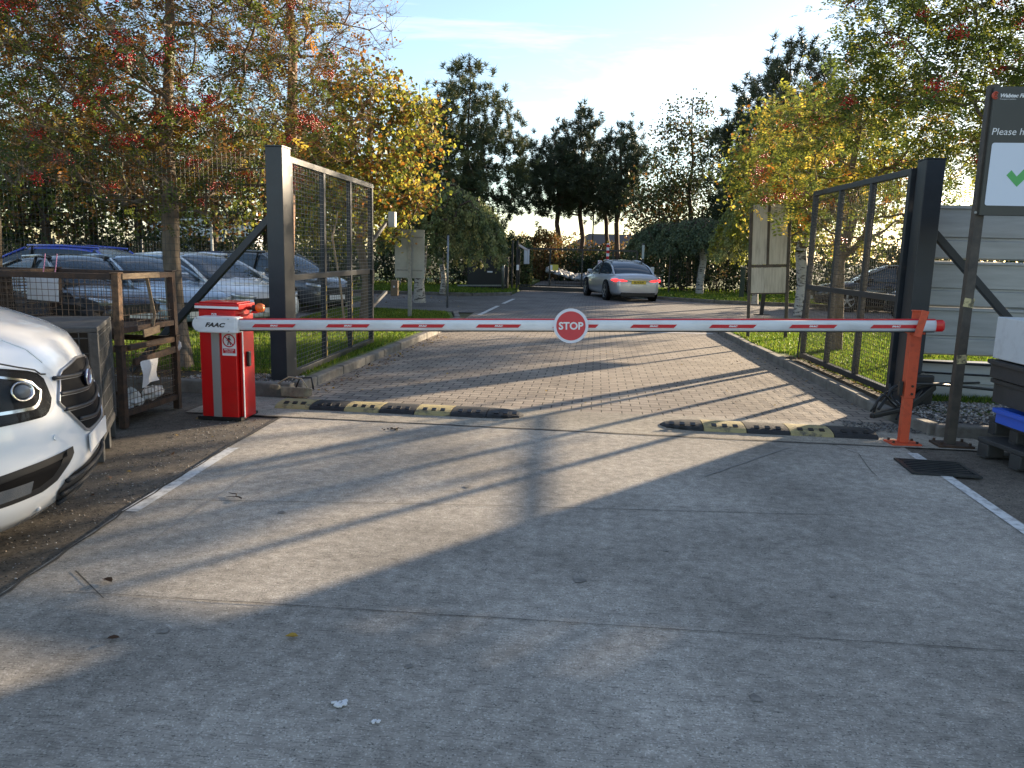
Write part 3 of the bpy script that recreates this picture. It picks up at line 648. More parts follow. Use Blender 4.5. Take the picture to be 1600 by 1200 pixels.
scrap(529, 1101, 9, .013, 'torn white paper crumbs on the shaded concrete near the bottom of the photo', 1)
scrap(585, 1128, 5, .006, 'small round white blob pressed on the concrete to the right of the paper crumbs', 2, .007)
def twig(px, py, ang, ln, label, seed):
    rng = random.Random(seed); p = gp(px, py, .012); mb = MB(); d = Vector((math.cos(ang), math.sin(ang), 0)); s = Vector((-d.y, d.x, 0))
    pts = [d * ln * (i / 5 - .5) + s * rng.uniform(-.012, .012) + Vector((0, 0, rng.uniform(0, .01))) for i in range(6)]
    mb.tube(pts, [.005, .005, .004, .004, .003, .002], 5); mb.tube([pts[2], pts[2] + d * ln * .25 + s * .05], [.003, .001], 4)
    o = mb.build('twig', M_barkd); o.location = p; tag(o, label, 'twig', 'single things dropped on the yard')
twig(368, 775, 2.4, .16, 'thin dark twig on concrete right of the worn white line', 3)
twig(620, 670, .3, .12, 'broken dark twig by the joint in front of the left speed bump', 4)
scrap(612, 671, 12, .04, 'little heap of broken dirt crumbs by the joint before the left speed bump', 9, .01)
#@@PART3
# ------------------------------------------------------------------ security barrier
def V3(x, y, z): return Vector((x, y, z))
BL = at(372, 507.5, 6.64); BR = at(1474, 509, 6.86)
bt = thing('security_barrier', 'red cabinet barrier with a long white boom and STOP disc lowered across the drive', 'barrier', (-3.36, 6.88, 0))
CX0, CX1, CY0, CY1, CH = -3.60, -3.21, 6.72, 7.02, 1.02
mb = MB(); mb.box(((CX0 + CX1) / 2 - .02, 6.87, CH / 2), (.35, .30, CH)); mb.box((CX1 - .018, 6.89, CH / 2 - .02), (.034, .24, CH - .05))
cab = mb.build('cabinet', M_red, bt, world=True, bevel=.008)
mb = MB(); mb.box(((CX0 + CX1) / 2 - .01, 6.87, CH + .03), (.42, .34, .05)); mb.box(((CX0 + CX1) / 2 - .01, 6.87, CH + .062), (.36, .28, .014)); mb.build('lid', M_red, bt, world=True, bevel=.008)
mb = MB(); mb.box(((CX0 + CX1) / 2 - .01, 6.697, CH + .022), (.415, .004, .022)); mb.build('reflective_strip', M_white, bt, world=True)
mb = MB(); mb.box(((CX0 + CX1) / 2 - .02, 6.88, .012), (.42, .36, .03)); mb.build('base_plate', M_black, bt, world=True)
mb = MB(); mb.box((-3.445, 6.714, .42), (.075, .012, .84)); mb.build('silver_strip', M_silver, bt, world=True)
mb = MB(); mb.box((CX1 + .002, 6.765, .45), (.006, .018, .86)); mb.build('reflective_strip', M_white, bt, world=True)
mb = MB(); mb.box((CX1 + .012, 6.86, .56), (.03, .05, .14)); mb.build('lock', M_black, bt, world=True, bevel=.008)
# small padlock label
mb = MB(); mb.box((-3.45, 6.716, .965), (.045, .004, .045)); sl = mb.build('small_label', M_white, bt, world=True)
mb = MB(); mb.tube([(-3.45 + .014 * math.cos(a * PI / 6), 6.7125, .968 + .014 * math.sin(a * PI / 6)) for a in range(13)], .003, 4, caps=False); mb.box((-3.45, 6.7125, .962), (.012, .003, .012)); mb.build('label_mark', M_redm, sl, world=True)
# prohibition notice
sn = thing('x', 'x', 'x'); bpy.data.objects.remove(sn)
cxs, czs = -3.315, .705
mb = MB(); mb.box((cxs, 6.716, czs), (.135, .004, .205)); pn = mb.build('warning_notice', M_white, bt, world=True)
mb = MB(); R_ = .056; mb.tube([(cxs + R_ * math.cos(a * PI / 16), 6.7125, czs + .036 + R_ * math.sin(a * PI / 16)) for a in range(33)], .0055, 6, caps=False)
mb.bar((cxs - R_ * .72, 6.711, czs + .036 + R_ * .72), (cxs + R_ * .72, 6.711, czs + .036 - R_ * .72), .008, .003, up=(0, 1, 0)); mb.build('prohibition_ring', M_redm, pn, world=True)
mb = MB(); c = V3(cxs, 6.7130, czs + .036)
mb.tube([c + V3(.002, 0, .032), c + V3(.0021, 0, .040)], .0065, 8); mb.bar(c + V3(0, 0, .026), c + V3(-.002, 0, -.004), .002, .019, up=(1, 0, 0))
mb.bar(c + V3(-.004, 0, -.002), c + V3(-.012, 0, -.042), .002, .009, up=(1, 0, 0)); mb.bar(c + V3(.003, 0, -.002), c + V3(.015, 0, -.040), .002, .009, up=(1, 0, 0))
mb.bar(c + V3(-.006, 0, .022), c + V3(-.02, 0, -.002), .002, .006, up=(1, 0, 0)); mb.bar(c + V3(.006, 0, .022), c + V3(.02, 0, .002), .002, .006, up=(1, 0, 0)); mb.build('walking_figure', M_lead, pn, world=True)
mb = MB(); mb.box((cxs, 6.7125, czs - .058), (.118, .003, .042)); mb.build('red_panel', M_redm, pn, world=True)
text('notice_lettering', 'Entry / Access', .016, Matrix.Translation((cxs, 6.7105, czs - .047)) @ FACE_S, M_white, pn, .0004, world=True, bold=.0006)
for k in range(2): text('notice_lettering', ['No unauthorised', 'pedestrian access'][k], .010, Matrix.Translation((cxs, 6.7105, czs - .061 - .011 * k)) @ FACE_S, M_white, pn, .0004, world=True)
# hinge cover
hc = MB(); zc = BL.z; prof = []
hx0, hx1 = at(303, 505, 6.6).x, at(372, 505, 6.6).x; hh = .072
for k in range(13):
    a = PI / 2 + PI * k / 12; prof.append((hx0 + hh + hh * math.cos(a), zc + hh * math.sin(a)))
prof += [(hx1 - .01, zc - hh), (hx1 - .01, zc + hh)]
i0 = 0; n = len(prof); vs = [(x, 6.56, z) for x, z in prof] + [(x, 6.70, z) for x, z in prof]
hc.add(vs, [tuple(range(n)), tuple(range(n, 2 * n))[::-1]] + [(i, n + i, n + (i + 1) % n, (i + 1) % n) for i in range(n)])
hco = hc.build('arm_bracket', M_boom, bt, world=True, bevel=.012)
mb = MB()
for x in (hx0 + .05, hx1 - .07):
    for z in (-.055, .055): mb.tube([(x, 6.553, zc + z), (x, 6.562, zc + z)], .006, 8)
mb.build('screw', M_silver, hco, world=True)
mb = MB(); mb.box((hx1 - .02, 6.63, zc), (.05, .125, .135)); mb.build('clamp', M_boom, bt, world=True, bevel=.006)
text('maker_lettering', 'FAAC', .052, Matrix.Translation(((hx0 + hx1) / 2 + .005, 6.5585, zc - .002)) @ FACE_S, M_lead, hco, .0008, shear=.35, sx=1.35, world=True, bold=.0022)
# boom: rounded rectangle profile
BLc = Vector((hx1 - .03, 6.63, zc)); d = (BR - BLc); LB = d.length; d.normalize()
sidev = Vector((d.y, -d.x, 0)).normalized(); upv = sidev.cross(d) * -1
if upv.z < 0: upv = -upv
def boomring(t, sc=1.):
    o = BLc + d * t; r = []
    for k in range(20):
        a = 2 * PI * k / 20; y = math.copysign(abs(math.cos(a)) ** .6, math.cos(a)) * .034 * sc; z = math.copysign(abs(math.sin(a)) ** .7, math.sin(a)) * .048 * sc; r.append(o + sidev * y + upv * z)
    return r
mb = MB(); mb.loft([boomring(0), boomring(LB - .07)]); boom = mb.build('boom', M_boom, bt, world=True, smooth=False)
for p in boom.data.polygons: p.use_smooth = len(p.vertices) == 4
mb = MB(); mb.loft([boomring(LB - .07, 1.05), boomring(LB - .015, 1.05), boomring(LB, .85)]); mb.build('end_cap', M_red, boom, world=True)
for nm, off, m, hgt in (('top_strip', .049, M_redm, .018), ('bottom_strip', -.050, M_rubber, .012)):
    mb = MB(); mb.bar(BLc + upv * off + d * .02, BLc + upv * off + d * (LB - .072), .03, hgt); mb.build(nm, m, boom, world=True, bevel=.004)
m0 = (at(393.5, 507, 6.6) - BLc).dot(d) ; m8 = (at(1357, 510, 6.84) - BLc).dot(d); pitch_m = (m8 - m0) / 8
front = sidev * (.0365 if sidev.y < 0 else -.0365)
rt = Matrix((d, upv, front.normalized())).transposed().to_4x4()
for k in range(9):
    t0 = m0 + pitch_m * k; w = .40 if k < 8 else .42; h = .0145; sk = .028
    pts = [(t0, -h), (t0 + w - sk, -h), (t0 + w, h), (t0 + sk, h)]
    mb = MB(); vs = [BLc + d * a + upv * (b - .004) + front * .985 for a, b in pts] + [BLc + d * a + upv * (b - .004) + front * 1.04 for a, b in pts]
    mb.add(vs, [(4, 5, 6, 7), (0, 3, 2, 1), (0, 1, 5, 4), (1, 2, 6, 5), (2, 3, 7, 6), (3, 0, 4, 7)]); mk = mb.build('reflective_marker', M_redm, boom, world=True, fixn=True)
    p = BLc + d * (t0 + w / 2) + upv * -.004 + front * 1.05
    text('maker_lettering', 'FAAC', .019, Matrix.Translation(p) @ rt, M_white, mk, .0004, shear=.35, sx=1.4, world=True, bold=.0012)
# STOP disc
sc = at(892, 509, 6.70); sc = BLc + d * (sc - BLc).dot(d) + front * 1.5; R_ = .150
def disc(r, y0, y1, n=48):
    mb = MB(); a = [(r * math.cos(2 * PI * k / n), r * math.sin(2 * PI * k / n)) for k in range(n)]; mb.prism(a, y0, y1); return mb
MT = Matrix.Translation(sc) @ rt
mb = disc(R_, 0, .004); mb.xform(MT); dsk = mb.build('stop_disc', mat('disc_white', (.72, .74, .80), .4), boom, world=True)
mb = disc(R_ * .84, .0045, .0055); mb.xform(MT); fc = mb.build('red_face', mat('disc_red', (.60, .05, .06), .4), dsk, world=True)
text('stop_lettering', 'STOP', .088, MT @ Matrix.Translation((0, -.003, .007)), M_white, fc, .0006, world=True, bold=.0026)
# beacon
bc = at(403, 481, 6.95)
mb = MB(); mb.tube([bc + V3(-.05, 0, -.005), bc + V3(-.01, 0, 0)], .03, 12); mb.tube([bc + V3(-.06, 0, -.01), bc + V3(-.10, 0, -.01), bc + V3(-.11, 0, .0)], .012, 8); bh = mb.build('beacon_holder', M_black, bt, world=True)
mb = MB(); rings = []
for k in range(9):
    a = k / 8 * PI * .98; r = .042 * (math.sin(a) ** .6 if a > 0 else .02) + .002; rings.append([bc + V3(.02 - .042 * math.cos(a), r * math.cos(q * PI / 8), r * math.sin(q * PI / 8)) for q in range(16)])
mb.loft(rings); mb.build('amber_beacon', mat('amber_lens', (.85, .16, .01), .25, coat=.5, bump=.6, bscale=120), bt, smooth=True, world=True)
mb = MB(); mb.box(bc + V3(-.03, 0, -.04), (.06, .05, .02)); mb.build('beacon_bracket', M_red, bt, world=True, bevel=.006)
# ------------------------------------------------------------------ boom rest post
rb = gp(1410, 693); rp = thing('boom_rest_post', 'orange painted steel rest post with a forked top holding the end of the boom', 'post', rb)
bz = (BLc + d * ((rb - BLc).dot(d))).z; bp_ = BLc + d * ((rb - BLc).dot(d)); X0 = rb.x + .01
mb = MB(); mb.box((0, 0, .008), (.26, .18, .016), rz=.12); fo = mb.build('foot_plate', M_orange, rp, bevel=.003)
mb = MB()
for sx in (-1, 1):
    for sy in (-1, 1): mb.tube([(sx * .10, sy * .06, .014), (sx * .10, sy * .06, .035)], .011, 6)
mb.build('bolt', M_rust, fo)
mb = MB(); mb.bar((0, 0, .016), (.0, 0, .52), .074); mb.build('lower_tube', M_orange, rp, bevel=.004)
mb = MB(); mb.bar((0, 0, .42), (0.0, 0, bz - .085), .09); mb.box((.0, 0, bz - .08), (.12, .15, .02)); mb.build('upper_tube', M_orange, rp, bevel=.004)
fy = bp_.y - rb.y
mb = MB(); mb.bar((-.10, fy - .075, bz - .09), (-.055, fy - .075, bz + .13), .012, .06, up=(1, 0, 0)); mb.build('front_prong', M_orange, rp, bevel=.003)
mb = MB(); mb.bar((-.06, fy + .075, bz - .09), (-.06, fy + .075, bz + .12), .012, .085, up=(1, 0, 0)); mb.box((-.06, fy + .07, bz + .12), (.09, .05, .012)); mb.build('rear_prong', M_orange, rp, bevel=.003)
mb = MB(); mb.box((-.07, 0, .50), (.03, .05, .13)); mb.build('lock_box', M_black, rp, bevel=.005)
mb = MB()
for z in (.46, .53): mb.tube([(.01, -.054, z), (.01, -.062, z)], .011, 8)
mb.build('bolt', M_rust, rp)
# ------------------------------------------------------------------ speed bumps
def bump_strip(x0, x1, y0, label, endleft, seed):
    rng = random.Random(seed); t = thing('speed_bump', label, 'speed bump', ((x0 + x1) / 2, y0, 0), group='rubber speed bumps across the drive mouth'); n = round((x1 - x0) / .37)
    w = (x1 - x0) / n; Wd = .42; Hh = .047
    My = mat('worn_yellow_rubber', (.34, .28, .13), .85, col2=(.09, .082, .065), scale=9, lo=.52, hi=.66, bump=.3)
    for i in range(n):
        a = x0 + i * w + .004; b = a + w - .008; mb = MB(); first = (i == 0 and endleft) or (i == n - 1 and not endleft)
        K = 9; rings = []
        xs = [a, b] if not first else ([a + (b - a) * f for f in ((0, .12, .3, .55, 1) if endleft else (0, .45, .7, .88, 1))])
        for q, x in enumerate(xs):
            f = 1
            if first: u = (x - a) / (b - a); u = u if endleft else 1 - u; f = math.sqrt(max(.02, 1 - (1 - min(1, u * 1.05)) ** 2))
            rings.append([(x, y0 - Wd / 2 * f * math.cos(PI * k / K), .002 + Hh * f * math.sin(PI * k / K) ** .75) for k in range(K + 1)] + [(x, y0, -.01)])
        mb.loft(rings[::-1]); seg = mb.build('rubber_segment', M_rubber if (i % 2 == (1 if not endleft else 0)) != (False) else My, t, world=True, smooth=False, fixn=True)
        if first: seg.data.materials[0] = M_rubber
        # tread recesses cut as dark pads on the near slope, bolts on top
        mb = MB()
        for k in range(3): mb.box((a + w * (.25 + .25 * k), y0 - .12, .0475), (.045, .05, .009), rx=.30)
        mb.build('tread_pocket', M_black, seg, world=True)
        mb = MB()
        for k in range(3): mb.box((a + w * (.2 + .3 * k), y0 - .178 + .0, .022), (.07, .012, .02), rx=.9)
        mb.build('tread_rib', seg.data.materials[0], seg, world=True)
bump_strip(-3.16, -.66, 7.52, 'long black and yellow rubber speed bump on the left by the red cabinet', False, 1)
bump_strip(.66, 2.62, 7.40, 'shorter black and yellow rubber speed bump on the right beside the orange post', True, 2)
def chunk(c, r, label, seed, m, name='broken_kerb_stone', cat='stone'):
    rng = random.Random(seed); mb = MB(); mb.box((0, 0, 0), (r[0] * 2, r[1] * 2, r[2] * 2)); mb.v = [(x * rng.uniform(.75, 1.1), y * rng.uniform(.75, 1.1), z * rng.uniform(.7, 1.1)) for x, y, z in mb.v]
    o = mb.build(name, m, bevel=.012); o.location = c; o.rotation_euler = (rng.uniform(-.1, .1), rng.uniform(-.1, .1), rng.uniform(-.3, .3)); tag(o, label, cat)
M_chk = mat('pale_broken_concrete', (.36, .30, .21), .9, col2=(.16, .13, .09), scale=7, bump=.5)
chunk(gp(462, 612, .06), (.17, .07, .055), 'pale broken end of a kerb stone beside the left gate post', 1, M_chk)
chunk(gp(430, 604, .12), (.05, .04, .03), 'fist sized rubble lump between the red cabinet and the left gate post', 2, M_chk, 'rubble_lump')
# ------------------------------------------------------------------ gate posts and leaves
def gate_post(x, y, sgn, label):
    t = thing('gate_post', label, 'gate post', (x, y, 0), group='square steel posts of the open gates')
    mb = MB(); mb.bar((0, 0, .05), (0, 0, 2.66), .19, .24, up=(0, 1, 0)); mb.build('post', M_dark, t, bevel=.006)
    mb = MB(); mb.box((0, 0, 2.668), (.2, .25, .012)); mb.build('cap', M_dark, t)
    mb = MB(); mb.bar((-sgn * .10, .02, 1.93), (-sgn * 1.85, .02, .12), .075, .075); mb.build('brace', M_dark, t, bevel=.004)
    mb = MB()
    for z in (.35, 2.42): mb.tube([(sgn * .05, .13, z), (sgn * .05, .2, z)], .012, 8); mb.box((sgn * .05, .16, z - .03), (.05, .05, .02))
    mb.build('hinge', M_galv, t)
    return t
gate_post(-3.52, 8.42, 1, 'tall dark grey square gate post on the left, lit pale along its right face')
gate_post(3.44, 8.82, -1, 'tall dark grey square gate post on the right, standing by the corrugated wall')
def gate_leaf(h0, h1, zb, zt, zm, label, extra, side):
    a = Vector(h0); b = Vector(h1); t = thing('metal_gate', label, 'gate', (a.x, a.y, 0), group='open mesh gate leaves')
    dd = (b - a).normalized(); Lg = (b - a).length; fr = MB(); P = lambda s, z: a + dd * s + Vector((0, 0, z)); w = .07
    fr.bar(P(0, zb), P(0, zt), w, w, up=dd); fr.bar(P(Lg, zb), P(Lg, zt), w, w, up=dd)
    fr.bar(P(w / 2, zt - w / 2), P(Lg - w / 2, zt - w / 2), w - .004, w); fr.bar(P(w / 2, zb + w / 2), P(Lg - w / 2, zb + w / 2), w - .004, w)
    fr.build('gate_frame', M_dark, t, world=True, bevel=.004)
    mb = MB(); mb.bar(P(w / 2, zm), P(Lg - w / 2, zm), w - .006, w); mb.build('mid_rail', M_dark, t, world=True, bevel=.004)
    for f in (1 / 3, 2 / 3):
        mb = MB(); mb.bar(P(Lg * f, zb + w), P(Lg * f, zm - w / 2), w - .008, w, up=dd); mb.bar(P(Lg * f, zm + w / 2), P(Lg * f, zt - w), w - .008, w, up=dd); up_ = mb.build('upright', M_dark, t, world=True, bevel=.004)
    off = Vector((dd.y, -dd.x, 0)) * (.02 * side); segs = []
    z = zb + w + .02
    while z < zt - w: segs.append((P(.03, z) + off, P(Lg - .03, z) + off)); z += .05
    s = .05
    while s < Lg - .03: segs.append((P(s, zb + .03) + off * .8, P(s, zt - .03) + off * .8)); s += (.10 if side > 0 else .06)
    wires('wire_mesh', segs, .0022, M_gwire if side > 0 else M_wire, t)
    if extra:
        mb = MB()
        mb.box(P(Lg - .12, zm - .08) + off * 2.5, (.05, .10, .22)); mb.build('lock_case', M_black, t, world=True, bevel=.006)
        for f in (1 / 3, 2 / 3):
            mb = MB(); z = zb + .1; k = 0
            while z < zm - .1: mb.bar(P(Lg * f, z) + off * 1.9 + dd * -.02, P(Lg * f, z + .07) + off * 1.9 + dd * .0, .003, .012, up=dd); z += .12; k += 1
            mb.build('hazard_tape', M_yellow, t, world=True)
    return t
gate_leaf((-3.50, 8.66, 0), (-3.585, 12.15, 0), .10, 2.60, 1.25, 'open dark steel mesh gate leaf swung back along the left kerb', True, 1)
gate_leaf((3.34, 9.02, 0), (3.17, 12.15, 0), .13, 2.60, 1.20, 'open dark steel mesh gate leaf swung back over the right verge', False, -1)
# struts behind the left gate's free end
st = thing('support_strut', 'two dark diagonal struts behind the free end of the left gate, with pale box', 'strut', (-3.62, 12.3, 0))
e1 = at(604, 347, 14.4); s1 = at(581, 378, 12.3); e2 = at(603, 456, 14.4); s2 = at(580, 480, 12.3)
mb = MB(); mb.bar(s1, e1, .05, .05); mb.build('strut', M_dark, st, world=True); mb = MB(); mb.bar(s2, e2, .05, .05); mb.build('strut', M_dark, st, world=True)
mb = MB(); c = at(613, 343, 14.4); mb.box(c, (.13, .13, .28)); mb.build('end_box', mat('pale_grey_box', (.5, .5, .46), .5), st, world=True, bevel=.01)
mb = MB(); mb.bar((s1.x, 12.28, .08), (s1.x, 12.28, 1.95), .045, .045); mb.build('stop_post', M_dark, st, world=True)
# stick leaning behind the left gate
mb = MB(); pts = [at(538, 503, 10.9), at(531, 440, 11.2), at(519, 370, 11.5), at(526, 345, 11.7), at(527, 330, 11.8)]; pts[0].z = max(.1, pts[0].z)
pts = [gp(548, 545, .09)] + pts; mb.tube(pts, [.02, .018, .016, .015, .009, .005], 6); st_ = mb.build('leaning_stick', mat('bare_pale_wood', (.38, .27, .16), .8), smooth=True); tag(st_, 'bare pale bent stick propped behind the left gate mesh', 'stick')
# ------------------------------------------------------------------ mesh fences
def mesh_fence(name, label, a, b, z0, z1, sx, sz, r, postsp=2.5, pm=None, wm=None, rail=False, pw=.05, phase=.0):
    a = Vector(a); b = Vector(b); t = thing(name, label, 'fence', (a.x, a.y, 0)); dd = (b - a); Lf = dd.length; dd.normalize(); segs = []; s = 0; zl = Vector((0, 0, 1))
    while s < Lf: segs.append((a + dd * s + zl * z0, a + dd * s + zl * z1)); s += sx
    n = int((z1 - z0) / sz)
    off = Vector((-dd.y, dd.x, 0)) * r
    for i in range(n + 1): segs.append((a + off + zl * (z0 + i * sz), b + off + zl * (z0 + i * sz)))
    wires('wire_mesh', segs, r, wm or M_wire, t)
    s = phase
    while s <= Lf + .01:
        mb = MB(); p = a + dd * s - off * 12; mb.bar((p.x, p.y, 0), (p.x, p.y, z1 + .03), pw, pw, up=dd); mb.build('fence_post', pm or M_dark, t, world=True); s += postsp
    return t
mesh_fence('mesh_fence', 'tall black welded mesh fence running left from the left gate post', (-3.66, 8.50, 0), (-12.0, 8.62, 0), .10, 2.62, .055, .075, .0019, 5.0, phase=5.0)
mesh_fence('mesh_fence', 'low black mesh fence behind the parked cars on the left', (-8.0, 22.6, 0), (-34, 23.6, 0), .1, 1.68, .1, .15, .004, 3.0, wm=M_wire)
mesh_fence('mesh_fence', 'black mesh fence crossing the lawn behind the right gate', (4.9, 13.3, 0), (14, 12.6, 0), .1, 1.0, .055, .2, .003, 2.4, phase=.6, pm=mat('pale_green_post', (.25, .27, .22), .5))
# ------------------------------------------------------------------ corrugated wall
t = thing('corrugated_wall', 'grey horizontally ribbed steel sheet wall to the right of the gate post', 'wall', (3.6, 9.3, 0))
M_sheet = mat('grey_steel_sheet', (.44, .45, .44), .5, .1, col2=(.34, .345, .335), scale=2.5, stretch=(.6, 1, 5), bump=.04)
for (z0, z1) in ((.06, .505), (.565, 1.113), (1.115, 1.63), (1.645, 2.24)):
    h = z1 - z0; pr = [(0, 0), (-.045, .02), (-.045, .34 * h), (-.018, .36 * h), (-.018, .40 * h), (-.045, .42 * h), (-.045, .92 * h), (-.07, .935 * h), (-.07, .975 * h), (0, h)]
    mb = MB(); X_ = [3.56, 6.5, 9.5, 12.5]; mb.loft([[(x, 9.3 + p[0], z0 + p[1]) for p in pr] for x in X_]); mb.build('sheet_panel', M_sheet, t, world=True, fixn=True)
for x in (3.62, 5.05, 7.4, 9.8, 12.2):
    mb = MB(); mb.bar((x, 9.37, 0), (x, 9.37, 2.2), .06, .10, up=(1, 0, 0)); mb.build('fence_post', M_dark, t, world=True)
mb = MB(); mb.tube([(3.5, 9.16, .50), (5, 9.15, .47), (9, 9.16, .49)], .014, 6); mb.tube([(3.5, 9.14, .38), (5.2, 9.15, .35), (9, 9.14, .36)], .012, 6); mb.build('conduit', M_black, t, world=True, smooth=True)
# cables and closer at the right gate foot
t = thing('cable_bundle', 'tangle of black cables and a hydraulic arm at the foot of the right gate post', 'cables', (3.2, 8.4, 0))
rng = random.Random(4)
def cab(pts, r=.013): 
    mb = MB(); P = [Vector(p) for p in pts]; out = []
    for i in range(len(P) - 1):
        p0 = P[max(i - 1, 0)]; p1 = P[i]; p2 = P[i + 1]; p3 = P[min(i + 2, len(P) - 1)]
        for k in range(6):
            f = k / 6; out.append(.5 * ((2 * p1) + (p2 - p0) * f + (2 * p0 - 5 * p1 + 4 * p2 - p3) * f * f + (3 * p1 - p0 - 3 * p2 + p3) * f ** 3))
    out.append(P[-1]); mb.tube(out, r, 6); mb.build('cable', M_black, t, world=True, smooth=True)
cab([at(1372, 640, 8.0), at(1385, 622, 8.05), at(1400, 603, 8.1), at(1440, 600, 8.2), at(1490, 603, 8.6), at(1560, 610, 9.0)], .016)
cab([at(1365, 645, 8.0), at(1372, 625, 8.0), at(1388, 612, 8.1), at(1420, 607, 8.2), at(1455, 600, 8.5), at(1530, 598, 9.0)], .013)
cab([at(1360, 643, 8.0), at(1380, 618, 8.0), at(1392, 628, 8.05), at(1405, 642, 8.1), at(1400, 655, 8.0)], .011)
cab([at(1390, 600, 8.3), at(1392, 618, 8.2), at(1408, 634, 8.1), at(1425, 628, 8.2), at(1440, 610, 8.4)], .013)
mb = MB(); mb.bar(at(1362, 650, 7.75), at(1420, 637, 8.2), .05, .05); mb.bar(at(1415, 638, 8.2), at(1458, 603, 8.6), .07, .08); mb.build('hydraulic_arm', M_black, t, world=True, bevel=.01)
mb = MB(); mb.box((3.46, 8.6, .26), (.26, .2, .34), rz=.2); mb.build('junction_box', M_black, t, world=True, bevel=.02)
t = thing('cable_bundle', 'short loop of pale and dark wire poking from the left kerb by the gate post', 'cables', gp(480, 607))
c = gp(480, 607, .1)
mb = MB(); mb.tube([c + V3(-.35, .05, .03), c + V3(-.2, 0, .12), c + V3(-.05, -.03, .11), c + V3(.02, -.05, .02)], .008, 6); mb.build('cable', mat('tan_wire', (.45, .36, .24), .6), t, world=True, smooth=True)
mb = MB(); mb.tube([c + V3(-.12, -.02, 0), c + V3(-.08, 0, .11), c + V3(.05, 0, .12), c + V3(.08, -.03, .0)], .010, 6); mb.build('cable', M_black, t, world=True, smooth=True)
# ------------------------------------------------------------------ sign on the right
sp = gp(1483, 696); t = thing('display_sign', 'tall dark sign board on a brown steel post with white lettering and a green tick', 'sign', sp)
M_spost = mat('brown_grey_steel', (.085, .07, .055), .6, col2=(.04, .035, .03), scale=10, bump=.1)
mb = MB(); mb.bar((0, 0, .0), (0, 0, 3.06), .075, .075, up=(0, 1, 0)); po = mb.build('post', M_spost, t, bevel=.004)
mb = MB(); mb.box((0.02, 0, .01), (.3, .22, .02)); bs = mb.build('foot_plate', M_rust, t)
mb = MB()
for sx in (-1, 1):
    for sy in (-1, 1): mb.tube([(.02 + sx * .12, sy * .08, .02), (.02 + sx * .12, sy * .08, .045)], .012, 6)
mb.build('bolt', M_rust, bs)
mb = MB(); bw = 1.75; bx0 = -.02; y_ = -.06; mb.box((bx0 + bw / 2, y_, 2.52), (bw, .035, 1.03)); bd = mb.build('board', mat('dark_olive_board', (.05, .052, .046), .4, var=.1, scale=3), t, bevel=.004)
mb = MB(); mb.bar((1.65, 0, 0), (1.65, 0, 3.06), .075, .075, up=(0, 1, 0)); mb.build('post', M_spost, t, bevel=.004)
YB = y_ - .0185; SPX = sp.x
def rel(px, py): q = at(px, py, sp.y + YB); return q - sp
p0 = rel(1547, 223); p1 = rel(1541, 321)
pz0, pz1 = p0.z, p1.z; px0 = (p0.x + p1.x) / 2
mb = MB(); rr = .02; x0, x1, z0, z1 = px0, px0 + 1.35, pz1, pz0; poly = []
for cx_, cz_, a0 in ((x1 - rr, z1 - rr, 0), (x0 + rr, z1 - rr, 90), (x0 + rr, z0 + rr, 180), (x1 - rr, z0 + rr, 270)):
    for k in range(5): a = rad(a0 + k * 22.5); poly.append((cx_ + rr * math.cos(a), cz_ + rr * math.sin(a)))
n = len(poly); mb.add([(x, YB - .001, z) for x, z in poly] + [(x, YB - .004, z) for x, z in poly], [tuple(range(n))[::-1], tuple(range(n, 2 * n))] + [(i, (i + 1) % n, n + (i + 1) % n, n + i) for i in range(n)])
wp = mb.build('white_panel', mat('pale_panel', (.66, .72, .82), .35), bd, fixn=True)
q = rel(1588, 291); tk = .045
pts = [rel(1572, 274), rel(1580, 266), rel(1588, 276), rel(1606, 258), rel(1614, 267), rel(1588, 292)]
mb = MB(); n = 6; mb.add([(p.x, YB - .0045, p.z) for p in pts] + [(p.x, YB - .006, p.z) for p in pts], [(0, 1, 2, 5), (2, 3, 4, 5), (6, 11, 8, 7), (8, 11, 10, 9)] + [(i, 6 + i, 6 + (i + 1) % n, (i + 1) % n) for i in range(n)])
mb.build('green_tick', mat('green_tick', (.10, .42, .12), .45), wp, fixn=True)
q = rel(1549, 206); text('sign_lettering', 'Please h', .078, Matrix.Translation((q.x, YB - .001, q.z)) @ FACE_S, M_white, bd, .0006, shear=.12, align='LEFT')
q = rel(1562, 149.5); text('sign_lettering', 'Wabtec Faiveley', .040, Matrix.Translation((q.x, YB - .001, q.z)) @ FACE_S, M_white, bd, .0006, shear=.25, align='LEFT', bold=.0016, sx=1.1)
q = rel(1562, 154.8); text('sign_lettering', 'Transport systems', .014, Matrix.Translation((q.x, YB - .001, q.z)) @ FACE_S, M_white, bd, .0005, align='LEFT', sx=1.2)
q = rel(1555.5, 149); mb = MB(); mb.tube([(q.x + .022 * math.cos(a), YB - .003, q.z + .026 * math.sin(a)) for a in [k * PI / 10 for k in range(2, 19)]], [.003 + .006 * math.sin(PI * k / 16) for k in range(17)], 5); mb.tube([(q.x + .009 * math.cos(a), YB - .003, q.z + .012 * math.sin(a)) for a in [k * PI / 5 for k in range(11)]], .005, 5, caps=False); mb.build('sign_emblem', mat('emblem_red', (.5, .08, .04), .5), bd)
mb = MB()
for px, py in ((1524, 332),): q = rel(px, py); mb.tube([(q.x, YB - .006, q.z), (q.x, YB + .001, q.z)], .011, 8)
mb.build('bolt', M_galv, bd)
for zt_, sk in ((1.27, .5), (.78, -.4)):
    mb = MB(); mb.box((0, -.0385, zt_), (.082, .006, .075), ry=sk * .3); mb.box((.038, 0, zt_ + .01), (.006, .08, .06)); mb.build('tape_patch', mat('old_yellow_tape', (.5, .42, .22), .6, col2=(.12, .1, .06), scale=20, lo=.5, hi=.6), po)
